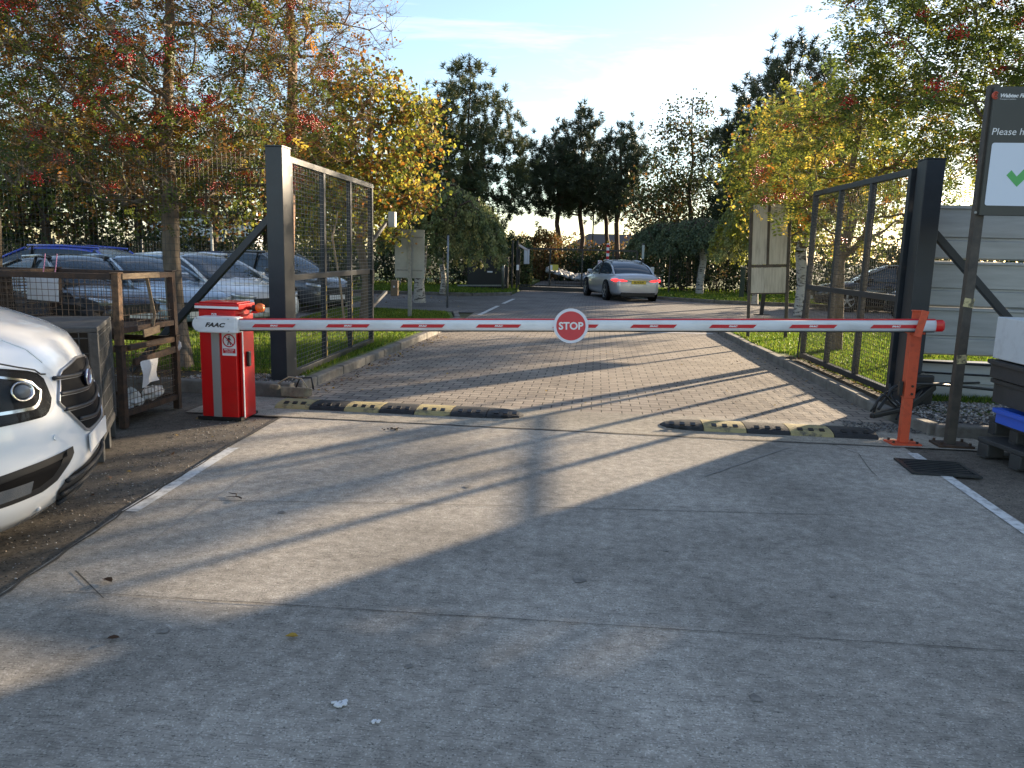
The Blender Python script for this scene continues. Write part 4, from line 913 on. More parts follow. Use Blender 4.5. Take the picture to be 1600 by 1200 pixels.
# drain
dg = gp(1463, 732, .004); t = thing('drain_grate', 'rectangular cast iron drain grate set beside the right white line', 'drain', dg, rz=-.05)
fr = MB()
for s in (-1, 1): fr.box((0, s * .21, .006), (.50, .03, .014)); fr.box((s * .235, 0, .0065), (.03, .39, .014))
fr.build('frame', M_darksteel, t)
mb = MB()
for k in range(7): mb.box((0, -.165 + k * .055, .006), (.44, .022, .01))
mb.build('bars', M_darksteel, t)
mb = MB(); mb.box((0, 0, .001), (.44, .39, .003)); mb.build('pit', M_lead, t)  # flat black sheet just under the bars paints the darkness of the hollow
# ------------------------------------------------------------------ pallets and crates at the right edge
M_pl = mat('grey_black_plastic', (.055, .055, .055), .6, var=.3, scale=8, bump=.1)
def pallet(label, loc, rz, w, dpt, h, m):
    t = thing('plastic_pallet', label, 'pallet', loc, rz, group='stacked pallets at the right edge'); mb = MB(); mb.box((0, 0, h - .02), (w, dpt, .04)); mb.build('deck', m, t, bevel=.008)
    for i in (-1, 0, 1):
        for j in (-1, 0, 1):
            mb = MB(); mb.box((i * (w / 2 - .08), j * (dpt / 2 - .07), (h - .04) / 2 - .0), (.15, .13, h - .042)); mb.build('block', m, t, bevel=.01)
    mb = MB()
    for j in (-1, 0, 1): mb.box((0, j * (dpt / 2 - .07), .0), (w, .1, .018))
    mb.build('runner', m, t); return t
SX = 3.17
pallet('black plastic pallet lying lowest of the stack, its corner sticking out to the left', (SX + .72, 6.45, .012), .18, 1.1, .9, .15, M_pl)
pallet('black plastic pallet second from the ground, set back on the lowest pallet', (SX + .80, 6.55, .17), -.02, 1.1, .85, .14, M_pl)
def crate(label, loc, rz, w, dpt, h, m, name='plastic_crate', cat='crate', group='crates stacked at the right edge'):
    t = thing(name, label, cat, loc, rz, group=group); th = .02
    mb = MB(); mb.box((0, 0, .01), (w, dpt, .02)); mb.build('floor', m, t)
    for (c, dm) in (((-w / 2, 0, h / 2), (th, dpt, h)), ((w / 2, 0, h / 2), (th, dpt, h)), ((0, -dpt / 2, h / 2 - .001), (w - th, th, h - .002)), ((0, dpt / 2, h / 2 - .001), (w - th, th, h - .002))):
        mb = MB(); mb.box(c, dm); mb.build('side', m, t, bevel=.004)
    mb = MB(); mb.box((0, -dpt / 2 - .02, h - .02), (w + .05, .025, .035)); mb.box((0, dpt / 2 + .02, h - .02), (w + .05, .025, .035)); mb.box((-w / 2 - .02, 0, h - .02), (.025, dpt, .034)); mb.box((w / 2 + .02, 0, h - .02), (.025, dpt, .034)); mb.build('rim', m, t, bevel=.004)
    for i in range(-2, 3):
        mb = MB(); mb.box((i * w / 6, -dpt / 2 - .014, h / 2), (.012, .012, h * .8)); mb.build('rib', m, t)
    return t
crate('bright blue plastic tray tilted on the black pallets', (SX + .47, 6.42, .325), .1, .62, .45, .12, mat('blue_plastic', (.03, .12, .62), .35), 'plastic_tray', 'tray')
crate('dark grey plastic crate resting on the blue tray', (SX + .60, 6.52, .465), .05, .80, .6, .20, M_pl)
crate('dark grey plastic crate directly under the white box', (SX + .58, 6.50, .675), .03, .86, .62, .15, M_pl)
t = thing('white_box', 'large scuffed white box on top of the crates at the right edge', 'box', (SX + .56, 6.48, .84), .05)
M_wb = mat('scuffed_white_board', (.62, .64, .66), .5, col2=(.45, .46, .47), scale=7, lo=.5, hi=.8)
mb = MB(); mb.box((0, 0, .17), (.86, .6, .34)); mb.build('body', M_wb, t, bevel=.008)
mb = MB(); mb.box((0, -.303, .215), (.86, .004, .006)); mb.build('seam', M_pl, t)
mb = MB(); mb.box((-.435, -.29, .19), (.025, .03, .08)); mb.box((-.435, -.29, .025), (.03, .03, .05)); mb.build('latch', M_wb, t, bevel=.004)
mb = MB(); c = gp(1561, 704, .03); mb.add([(0, 0, 0), (.16, .02, 0), (.1, .08, 0), (.10, .03, .16)], [(0, 2, 1), (0, 1, 3), (1, 2, 3), (2, 0, 3)]); o = mb.build('red_wedge', mat('faded_red_plastic', (.6, .09, .06), .5), bevel=.006); o.location = (SX + .20, 6.10, .165); tag(o, 'small red plastic wedge standing on the lowest black pallet', 'wedge')
mb = MB(); mb.box((0, 0, 0), (.10, .004, .09), rz=.1, rx=.3); o = mb.build('paper_sheet', M_paper); o.location = (SX + .26, 6.17, .74); tag(o, 'small white paper stuck on the dark crate beneath the white box', 'paper')
#@@PART4
# ------------------------------------------------------------------ cage stillages on the left
def stillage(label, x0, x1, y0, y1, z0, z1, seed, feet=True, lit=False):
    rng = random.Random(seed); t = thing('cage_stillage', label, 'metal cage', ((x0 + x1) / 2, (y0 + y1) / 2, z0), group='rusty cage stillages stacked by the fence'); w = .06
    for (x, y) in ((x0, y0), (x1, y0), (x1, y1), (x0, y1)):
        mb = MB(); j = rng.uniform(-.01, .01); mb.bar((x, y, z0), (x + j, y, z1), w, w, up=(0, 1, 0)); mb.box((x + j, y, z1 + .004), (w + .02, w + .02, .012)); mb.build('corner_post', M_rustl if (lit and x == x1 and y == y0) else M_rust, t, world=True, bevel=.003)  # lit cage: near post gets a paler rust, sunlight put into its colour
    for zz, nm in ((z0 + .12, 'bottom_rail'), (z1 - .03, 'top_rail')):
        for a, b in (((x0, y0), (x1, y0)), ((x1, y0), (x1, y1)), ((x1, y1), (x0, y1)), ((x0, y1), (x0, y0))):
            mb = MB(); A = Vector((*a, zz)); B = Vector((*b, zz)); d = (B - A).normalized() * w / 2; mb.bar(A + d, B - d, .045, .05); mb.build(nm, M_rustl if rng.random() < .35 else M_rust, t, world=True, bevel=.003)
    segs = []; r = .0026
    def panel(a, b, za, zb, sx=.055, sz=.055):
        A = Vector(a); B = Vector(b); d = B - A; n = int(d.length / sx)
        for i in range(1, n):
            p = A + d * i / n; q = Vector((rng.uniform(-.006, .006), rng.uniform(-.006, .006), 0)); segs.append((p + Vector((0, 0, za)), p + q + Vector((0, 0, zb))))
        n = int((zb - za) / sz)
        for i in range(1, n): z = za + (zb - za) * i / n; segs.append((A + Vector((0, 0, z)), B + Vector((0, 0, z + rng.uniform(-.004, .004)))))
    panel((x0, y0, 0), (x1, y0, 0), z0 + .12, z1 - .04); panel((x1, y0, 0), (x1, y1, 0), z0 + .12, z1 - .3 if lit else z1 - .04, .055, .055); panel((x1, y1, 0), (x0, y1, 0), z0 + .12, z1 - .04); panel((x0, y1, 0), (x0, y0, 0), z0 + .12, z1 - .04)
    wires('wire_mesh', segs, r, mat('rusty_wire', (.13, .09, .06), .7), t)
    mb = MB(); mb.box(((x0 + x1) / 2, (y0 + y1) / 2, z0 + .11), (x1 - x0 - .05, y1 - y0 - .05, .02)); mb.build('floor', M_rust, t, world=True)
    return t
CX, CYa, CYb = -4.06, 6.22, 7.10
stillage('rusty mesh cage at the bottom of the stack nearest the red barrier cabinet', CX - 1.18, CX, CYa, CYb, 0, .72, 1)
top1 = stillage('rusty cage on top of the stack nearest the red cabinet, with pale bent slats', CX - 1.18, CX, CYa, CYb, .73, 1.34, 2, lit=True)
stillage('rusty cage at the bottom of the further left stack, mostly hidden by the white van', CX - 2.42, CX - 1.24, CYa, CYb, 0, .72, 3)
stillage('rusty cage on top of the further left stack above the bonnet of the van', CX - 2.42, CX - 1.24, CYa, CYb, .73, 1.34, 4)
mb = MB(); mb.bar((CX + .02, CYa + .42, 1.33), (CX + .035, CYa + .50, .95), .012, .03, up=(1, 0, 0)); mb.bar((CX + .035, CYa + .50, .95), (CX + .02, CYa + .46, .80), .012, .03, up=(1, 0, 0)); mb.build('bent_slat', M_wood, top1, world=True, bevel=.002)
mb = MB(); mb.bar((CX + .04, CYa + .30, .80), (CX + .04, CYa + .56, .82), .015, .07); mb.build('board', M_wood, top1, world=True, bevel=.003)
mb = MB(); mb.bar((CX + .04, CYa + .03, 1.315), (CX + .04, CYa + .60, 1.315), .012, .05); mb.build('board', M_wood, top1, world=True, bevel=.003)
# drop board of the lower cage, paper hanging on it
mb = MB(); mb.bar((CX + .05, CYa + .12, .565), (CX + .05, CYb - .1, .60), .03, .06); o = mb.build('timber_rail', M_rust, bevel=.004); tag(o, 'rough dark timber rail tied across the lower cage beside the red cabinet', 'timber')
mb = MB(); mb.bar((CX + .05, CYa + .06, .70), (CX + .05, CYb - .25, .70), .03, .035); o = mb.build('timber_rail', M_barkd, bevel=.004); tag(o, 'thin black rail just above the hanging paper on the lower cage', 'timber')
pc = at(228, 574, 6.62); mb = MB(); vs = []; nx, nz = 5, 6
for i in range(nz):
    for j in range(nx): u = j / (nx - 1) - .5; v = i / (nz - 1); vs.append((CX + .075 + .012 * math.sin(v * 5 + u * 3), 6.53 + u * .25 + (.02 if i == nz - 1 and j > 1 else 0), .565 - v * .21 - (.03 if (i == nz - 1 and j < 2) else 0)))
mb.add(vs, [(i * nx + j, i * nx + j + 1, (i + 1) * nx + j + 1, (i + 1) * nx + j) for i in range(nz - 1) for j in range(nx - 1)]); o = mb.build('hanging_paper', M_paper, smooth=True); tag(o, 'white crumpled paper sheet hanging on the lower cage beside the red cabinet', 'paper')
text('handwriting', '~ __ /', .03, Matrix.Translation((CX + .096, 6.57, .52)) @ Matrix.Rotation(PI / 2, 4, 'Z') @ FACE_S, mat('faint_ink', (.25, .25, .28), .7), o, .0003)
def crumple(c, r, label, seed, name='plastic_wrap', cat='rubbish', m=None):
    rng = np.random.default_rng(seed); mb = MB(); u = 10; v = 7; vs = []
    for i in range(v + 1):
        for j in range(u):
            th = PI * i / v; ph = 2 * PI * j / u; k = rng.uniform(.55, 1.2); vs.append((c[0] + r[0] * k * math.sin(th) * math.cos(ph), c[1] + r[1] * k * math.sin(th) * math.sin(ph), c[2] + r[2] * k * math.cos(th)))
    mb.add(vs, [(i * u + j, i * u + (j + 1) % u, (i + 1) * u + (j + 1) % u, (i + 1) * u + j) for i in range(v) for j in range(u)]); o = mb.build(name, m or M_paper); tag(o, label, cat); return o
crumple((CX - .12, 6.52, .20), (.11, .13, .10), 'crumpled white plastic wrap inside the lower cage nearest the barrier', 1)
crumple((CX - .10, 6.84, .20), (.08, .16, .07), 'roll of pale wrapping lying behind the crumpled plastic in the lower cage', 2)
crumple((CX - .3, 6.36, .19), (.1, .08, .07), 'grey torn plastic heap in the near corner of the lower cage', 3, m=mat('grey_wrap', (.4, .4, .38), .5))
crumple((CX + .02, CYb + .02, .62), (.035, .03, .05), 'small knot of white plastic tied to the corner post of the lower cage', 4)
crumple((CX - .7, 6.75, .95), (.24, .2, .12), 'dark rags heaped in the top cage above the grey crate', 5, 'rag_pile', 'rags', mat('dark_rag', (.03, .028, .026), .9))
mb = MB(); mb.box((-5.02, 6.6, 1.17), (.30, .02, .22), ry=.05); o = mb.build('white_board', M_paper, bevel=.004); tag(o, 'square white board standing in the left top cage above the van bonnet', 'board')
mb = MB(); mb.box((-5.6, 6.62, 1.08), (.34, .3, .36), ry=-.06, rz=.2); o = mb.build('dark_case', M_barkd, bevel=.01); tag(o, 'dark upright case packed in the left top cage', 'case')
mb = MB(); mb.box((-5.42, 6.3, 1.19), (.10, .02, .07)); o = mb.build('wooden_block', mat('raw_wood_end', (.5, .3, .16), .7), bevel=.004); tag(o, 'small pale brown wooden block in the left top cage', 'wood block')
for k, (x, lb) in enumerate(((-4.78, 'left of two thin pink plastic straps sticking up from the cage top'), (-4.67, 'right of two thin pink plastic straps sticking up from the cage top'))):
    mb = MB(); mb.tube([(x, 6.3, 1.31), (x + .02, 6.3, 1.40), (x + .035, 6.3, 1.49)], .004, 5); o = mb.build('plastic_strap', mat('pink_strap', (.6, .25, .4), .5)); tag(o, lb, 'strap', 'pink straps')
# grey mesh pallet box
t = thing('pallet_box', 'dark grey mesh sided pallet box with wooden feet between the van and the cages', 'crate', (-3.53, 5.16, 0), rad(28))
M_gp = mat('dirty_grey_plastic', (.075, .08, .082), .6, col2=(.035, .035, .035), scale=9, bump=.15)
bx1 = 0.; bx0 = -1.15; by0 = 0.; by1 = .95; bz0, bz1 = .16, 1.0
mb = MB(); mb.box(((bx0 + bx1) / 2, (by0 + by1) / 2, bz1 - .02), (bx1 - bx0, by1 - by0, .04)); mb.build('lid', M_gp, t, bevel=.008)
mb = MB(); mb.box(((bx0 + bx1) / 2, (by0 + by1) / 2, bz0 + .03), (bx1 - bx0, by1 - by0, .06)); mb.build('floor', M_gp, t, bevel=.008)
for x, y in ((bx0, by0), (bx1, by0), (bx1, by1), (bx0, by1)):
    mb = MB(); mb.bar((x + (.03 if x == bx0 else -.03), y + (.03 if y == by0 else -.03), bz0 + .06), (x + (.03 if x == bx0 else -.03), y + (.03 if y == by0 else -.03), bz1 - .04), .06, .06, up=(0, 1, 0)); mb.build('corner_post', M_gp, t, bevel=.006)
segs = []
for z in np.arange(bz0 + .1, bz1 - .05, .11): segs += [((bx0, by0 + .01, z), (bx1, by0 + .01, z)), ((bx1 - .01, by0, z), (bx1 - .01, by1, z))]
for k in range(1, 19): segs.append(((bx0 + k * 1.15 / 19, by0 + .01, bz0 + .05), (bx0 + k * 1.15 / 19, by0 + .01, bz1 - .03)))
for k in range(1, 15): segs.append(((bx1 - .01, by0 + k * .95 / 15, bz0 + .05), (bx1 - .01, by0 + k * .95 / 15, bz1 - .03)))
wires('side_grid', segs, .0042, M_gp, t, world=False)
mb = MB(); mb.box(((bx0 + bx1) / 2, by1 - .04, .58), (bx1 - bx0 - .1, .02, .7)); mb.box((bx0 + .04, (by0 + by1) / 2, .58), (.02, by1 - by0 - .1, .7)); mb.build('back_panel', M_black, t)  # black sheets stand in for the shaded inside behind the open grid
for y in (by0 + .06, (by0 + by1) / 2, by1 - .06):
    mb = MB(); mb.box((bx1 - .10, y, .08), (.18, .10, .158)); mb.build('foot', M_gp, t, bevel=.006)
    mb = MB(); mb.box((bx0 + .10, y, .08), (.18, .10, .158)); mb.build('foot', M_wood, t, bevel=.006)
crumple((-4.1, 5.55, .5), (.2, .3, .25), 'pale torn plastic film packed inside the grey mesh pallet box', 8, m=mat('grey_wrap', (.4, .4, .38), .5))
# ------------------------------------------------------------------ van
def lerp(a, b, f): return a + (b - a) * f
LEV = [(.20, -.20, .90, .78, 2.4), (.27, -.11, .95, .80, 2.38), (.36, -.04, .975, .82, 2.36), (.50, .0, .985, .83, 2.35), (.62, -.01, .99, .83, 2.35), (.76, -.035, .99, .83, 2.35), (.88, -.065, .985, .84, 2.35),
       (.99, -.10, .975, .85, 2.35), (1.07, -.15, .965, .88, 2.4), (1.13, -.25, .95, .90, 2.5), (1.20, -.45, .93, .88, 2.7), (1.27, -.72, .915, .8, 3.0), (1.34, -1.02, .90, .7, 3.4), (1.40, -1.24, .89, .5, 4), (1.6, -1.52, .84, .4, 4), (1.86, -1.92, .79, .35, 4), (1.95, -2.15, .72, .3, 4), (1.98, -2.6, .55, .3, 3)]
LZ = [l[0] for l in LEV]
def vsurf(a, z, off=0.):
    """a -1..1 across the nose (a=0 centre, negative = the van's right side)"""
    z = min(max(z, LZ[0]), LZ[-1]); i = max(0, min(len(LEV) - 2, next((k for k in range(len(LEV) - 1) if LZ[k + 1] >= z), 0))); f = (z - LZ[i]) / (LZ[i + 1] - LZ[i]); f2 = f
    xf, Wd, D, n = (lerp(LEV[i][q], LEV[i + 1][q], f2) for q in (1, 2, 3, 4)); th = a * PI / 2; e = 2 / n
    v = Wd * math.copysign(abs(math.sin(th)) ** e, th); x = xf - D * (1 - abs(math.cos(th)) ** e) if abs(a) < 1 else xf - D
    p = Vector((x, v, z))
    if off:
        p1 = vsurf(min(.999, a + .01), z); p2 = vsurf(max(-.999, a - .01), z); q1 = vsurf(a, z + .01); q2 = vsurf(a, z - .01)
        nn = (p1 - p2).cross(q1 - q2).normalized(); 
        if nn.x < 0 and abs(nn.x) > .15: nn = -nn
        elif abs(nn.x) <= .15 and nn.y * v < 0: nn = -nn
        p = p + nn * off
    return p
van = thing('parked_van', 'white panel van with only its nose showing at the left edge of the yard', 'van', (-2.765, 3.99, 0), rad(25))
def av(v): return math.copysign(2 / PI * math.asin(min(1, (abs(v) / .985) ** 1.175)), v)
M_van = mat('white_van_paint', (.82, .83, .84), .25, coat=.8, var=.04, scale=4)
zs = sorted(set(LZ + [.315, .43, .56, .69, .82, .935, 1.03, 1.10, 1.165, 1.235, 1.30, 1.37])); A_ = [math.copysign(abs(-1 + k / 40) ** 1.25, -1 + k / 40) for k in range(81)]
mb = MB(); rings = []
for z in zs:
    nose = [vsurf(a, z) for a in A_]; wdt = abs(nose[0].y); i = 0
    back = -4.97 + (0 if z < 1 else (z - 1) * .12)
    ring = [Vector((back, -wdt, z)), Vector((-2.6, -wdt, z))] + nose + [Vector((-2.6, wdt, z)), Vector((back, wdt, z))]
    rings.append(ring)
NR = len(rings[0])
def vm(i, k):
    return 1 if (zs[i] >= 1.40 and zs[i + 1] <= 1.87 and 4 < k < NR - 5) else 0
M_scr = glassmat('van_screen_glass', (.02, .025, .03))
mb.loft(rings, mfun=vm); vb = mb.build('body', [M_van, M_scr], van, smooth=True, fixn=True)
def vpatch(name, a0, a1, top, bot, off, m, parent, nx=28, nz=10, smooth=True, th=0.):
    mb = MB(); vs = []
    for i in range(nz + 1):
        for j in range(nx + 1):
            u = j / nx; a = lerp(a0, a1, u); zt, zb = top(u), bot(u); e = 0
            vs.append(vsurf(a, lerp(zb, zt, i / nz), off))
    w = nx + 1; fs = [(i * w + j, i * w + j + 1, (i + 1) * w + j + 1, (i + 1) * w + j) for i in range(nz) for j in range(nx)]
    mb.add(vs, fs); o = mb.build(name, m, parent, smooth=smooth); return o
def vline(name, pts, r, m, parent, n=6, off=.004, flat=False):
    mb = MB(); P = []
    for (a1, z1), (a2, z2) in zip(pts[:-1], pts[1:]):
        for k in range(6): P.append(vsurf(lerp(a1, a2, k / 6), lerp(z1, z2, k / 6), off))
    P.append(vsurf(*pts[-1], off)); mb.tube(P, r, n); return mb.build(name, m, parent, smooth=True)
def pl(pts):   # piecewise linear function
    def f(u):
        for (u0, v0), (u1, v1) in zip(pts[:-1], pts[1:]):
            if u <= u1: return lerp(v0, v1, (u - u0) / (u1 - u0 + 1e-9))
        return pts[-1][1]
    return f
M_hlb = mat('headlamp_interior', (.012, .014, .017), .6, .0, spec=.08)
M_rec = mat('black_recess', (.006, .006, .007), .7, spec=.1)
for sg in (-1, 1):
    hi, ho = av(.47) * sg, av(.955) * sg
    tp = pl([(0, .915), (.03, .945), (.10, .965), (.5, 1.03), (1, 1.09)]); bt_ = pl([(0, .84), (.05, .79), (.12, .765), (.5, .765), (1, .84)])
    h = vpatch('headlight', hi, ho, lambda u: tp(u) + .012, lambda u: bt_(u) - .012, .004, M_rec, van)
    vpatch('housing', hi + .006 * sg, ho, tp, bt_, .008, M_hlb, h)
    vpatch('reflector', lerp(hi, ho, .08), lerp(hi, ho, .95), lambda u: bt_(u) + .045 + .02 * u, lambda u: bt_(u) + .03 + .02 * u, .012, M_chrome, h)
    vpatch('reflector', lerp(hi, ho, .10), lerp(hi, ho, .95), lambda u: tp(u) - .018, lambda u: tp(u) - .03, .012, M_chrome, h)
    for f in (.24, .62):
        c = vsurf(lerp(hi, ho, f), .885 + .02 * f, .012); nn = (vsurf(lerp(hi, ho, f), .885, .05) - vsurf(lerp(hi, ho, f), .885, 0)).normalized(); u1 = nn.cross(Vector((0, 0, 1))).normalized(); u2 = u1.cross(nn)
        mb = MB(); K = 18; rg = []
        for (r, o_) in ((.058, .006), (.056, .014), (.048, .012), (.044, .004)): rg.append([c + nn * o_ + (u1 * math.cos(2 * PI * k / K) * 1.15 + u2 * math.sin(2 * PI * k / K) * .85) * r for k in range(K)])
        mb.loft(rg); mb.build('bezel', M_chrome, h, smooth=True, fixn=True)
        mb = MB(); rg = []
        for q in range(5): a = q / 4 * PI / 2 * .95; rg.append([c + nn * (.006 + .02 * math.sin(a)) + (u1 * math.cos(2 * PI * k / K) * 1.1 + u2 * math.sin(2 * PI * k / K) * .82) * .042 * math.cos(a) for k in range(K)])
        mb.loft(rg); mb.build('projector_lens', glassmat('projector_glass', (.12, .13, .14), .02), h, smooth=True, fixn=True)
    vpatch('lens', hi, ho, lambda u: tp(u) + .006, lambda u: bt_(u) - .006, .030, lensmat(), h)
    # fog lamp recess
    fi, fo_ = av(.41) * sg, av(.90) * sg
    ft = pl([(0, .565), (.5, .545), (.8, .525), (1, .47)]); fb = pl([(0, .53), (.18, .42), (.32, .39), (.6, .375), (1, .36)])
    fr_ = vpatch('fog_recess', fi, fo_, ft, fb, .005, M_black, van)
    vpatch('inner_recess', lerp(fi, fo_, .1), lerp(fi, fo_, .96), lambda u: ft(u) - .035, lambda u: fb(u) + .035, .009, M_rec, fr_)
    vpatch('fog_lamp', lerp(fi, fo_, .46), lerp(fi, fo_, .80), pl([(0, .475), (1, .46)]), pl([(0, .415), (1, .395)]), .018, mat('fog_glass', (.25, .27, .29), .12, .8), fr_)
    c = vsurf(av(.56) * sg, .285, .002); n_ = (vsurf(av(.56) * sg, .285, .05) - c).normalized(); mb = MB(); mb.tube([c, c + n_ * .006], .014, 14); mb.tube([c + n_ * .006, c + n_ * .009], .009, 12); mb.build('parking_sensor', mat('sensor_grey', (.5, .52, .55), .3), van, smooth=False)
    c = vsurf(av(.53) * sg, .64, .002); n_ = (vsurf(av(.53) * sg, .64, .05) - c).normalized(); mb = MB(); mb.tube([c, c + n_ * .006], .014, 12); mb.build('washer_cap', M_van, van)
    vline('panel_gap', [(av(.44) * sg, .945), (av(.475) * sg, .95), (av(.50) * sg, .975), (av(.58) * sg, 1.0), (av(.72) * sg, 1.06), (av(.955) * sg, 1.115)], .0045, M_lead, van, off=.0)
    c = vsurf(av(.30) * sg, 1.25, .006); mb = MB(); mb.box(c, (.09, .025, .012), ry=.28); mb.build('washer_jet', M_black, van)
# grille: hexagon, wide at the middle
gt = pl([(0, .80), (.14, .935), (.5, .965), (.86, .935), (1, .80)]); gb = pl([(0, .79), (.12, .70), (.27, .60), (.5, .595), (.73, .60), (.88, .70), (1, .79)])
GA = av(.43); vpatch_ = vpatch; gr = vpatch('grille', -GA, GA, gt, gb, .006, M_rec, van, nx=36)
ed = [(-GA + 2 * GA * u, gt(u)) for u in [k / 16 for k in range(17)]] + [(GA - 2 * GA * u, gb(u)) for u in [k / 16 for k in range(17)]]
mb = MB(); mb.tube([vsurf(a, z, .006) for a, z in ed + ed[:1]], .008, 8, caps=False); mb.build('grille_surround', mat('satin_chrome', (.42, .42, .43), .3, .8), gr, smooth=True)
for z in (.66, .735, .815, .895):
    aw = GA * (.62 if z < .70 else .93)
    for dz, r_, m_ in ((0, .011, M_black), (-.011, .0022, mat('satin_chrome', (.42, .42, .43), .3, .8))):
        mb = MB(); P = []
        for k in range(25): u = -1 + 2 * k / 24; P.append(vsurf(aw * u, z + dz - .035 * (1 - abs(u)) + .02, .010))
        mb.tube(P, r_, 6); mb.build('grille_bar', m_, gr, smooth=True)
bp0 = vsurf(0, .855, .022); mb = MB(); K = 28; rg = []
for r, o_ in ((.046, 0), (.046, .006), (.040, .010), (.015, .011)): rg.append([bp0 + Vector((o_, r * 1.45 * math.cos(2 * PI * k / K), r * math.sin(2 * PI * k / K))) for k in range(K)])
mb.loft(rg); mb.build('badge', mat('badge_blue', (.06, .10, .25), .15, .6), gr, smooth=True, fixn=True)
mb = MB(); mb.tube([bp0 + Vector((.009, .065 * math.cos(a), .045 * math.sin(a))) for a in [2 * PI * k / 24 for k in range(25)]], .006, 6, caps=False); mb.build('badge_rim', M_chrome, gr, smooth=True)
# lower intake and plate
lt = pl([(0, .36), (.12, .42), (.5, .44), (.88, .42), (1, .36)]); lb_ = pl([(0, .36), (.2, .215), (.5, .21), (.8, .215), (1, .36)])
li = vpatch('lower_intake', -av(.50), av(.50), lt, lb_, .006, M_black, van, nx=36)
for z in (.27, .335, .40):
    mb = MB(); aw = av(.40) if z < .3 else av(.46); mb.tube([vsurf(aw * u, z, .016) for u in [-1 + k / 12 for k in range(25)]], .012, 6); mb.build('intake_bar', M_rubber, li, smooth=True)
mb = MB(); c = vsurf(0, .535, .004); mb.box(c, (.006, .50, .10)); plt_ = mb.build('number_plate', M_white, van, bevel=.002)
0 and vline('panel_gap', [(-1 + .05, .605), (-.7, .61), (-.5, .60)], .002, mat('soft_gap', (.2, .2, .2), .5), van, off=.001)
vline('bonnet_crease', [(-av(.42), 1.0), (-av(.46), 1.08), (-av(.52), 1.2), (-av(.6), 1.34)], .004, M_van, van, off=.001)
def wheel(parent, x, y, r, w, side, name='wheel', spokes=5, rimc=None):
    t = bpy.data.objects.new(name, None); COL.objects.link(t); t.parent = parent; t.location = (x, y, r); t.empty_display_size = .1
    K = 28; mb = MB(); rg = []
    for rr_, yy in ((r * .66, -w / 2), (r * .93, -w / 2), (r, -w * .36), (r, w * .36), (r * .93, w / 2), (r * .66, w / 2)): rg.append([(rr_ * math.cos(2 * PI * k / K), yy, rr_ * math.sin(2 * PI * k / K)) for k in range(K)])
    mb.loft(rg, caps=False); mb.build('tyre', M_tyre, t, smooth=True)
    mb = MB(); o = side * w * .40; rg = []
    for rr_, yy in ((r * .68, side * w * .5), (r * .64, side * w * .46), (r * .60, side * w * .15)): rg.append([(rr_ * math.cos(2 * PI * k / K), yy, rr_ * math.sin(2 * PI * k / K)) for k in range(K)])
    mb.loft(rg, caps=False)
    for k in range(spokes):
        a = 2 * PI * k / spokes + .3; u = Vector((math.cos(a), 0, math.sin(a))); mb.bar(Vector((0, o, 0)), u * r * .64 + Vector((0, o, 0)), r * .16, w * .12, up=(0, 1, 0))
    mb.tube([(0, o - .02, 0), (0, o + .02, 0)], r * .14, 12); mb.build('rim', rimc or M_rim, t)
    mb = MB(); mb.tube([(0, side * w * .1, 0), (0, side * w * .16, 0)], r * .62, 20); mb.build('brake_disc', M_darksteel, t)
    return t
for x in (-1.0, -3.95):
    for s in (-1, 1):
        mb = MB(); mb.tube([(x, s * .96, .36), (x, s * .9965, .36)], .42, 30); mb.build('wheel_arch', M_rec, van); wheel(van, x, s * .90, .34, .22, s)
for s in (-1, 1):
    mb = MB(); mb.add([(-1.75, s * .915, 1.30), (-2.75, s * .935, 1.30), (-2.75, s * .84, 1.80), (-2.15, s * .84, 1.80)], [(0, 1, 2, 3)]); o = mb.build('side_window', M_scr, van); o.location = (0, s * .015, 0)
    mb = MB(); mb.box((-1.72, s * 1.08, 1.38), (.12, .24, .26)); mb.build('door_mirror', M_black, van, bevel=.03)
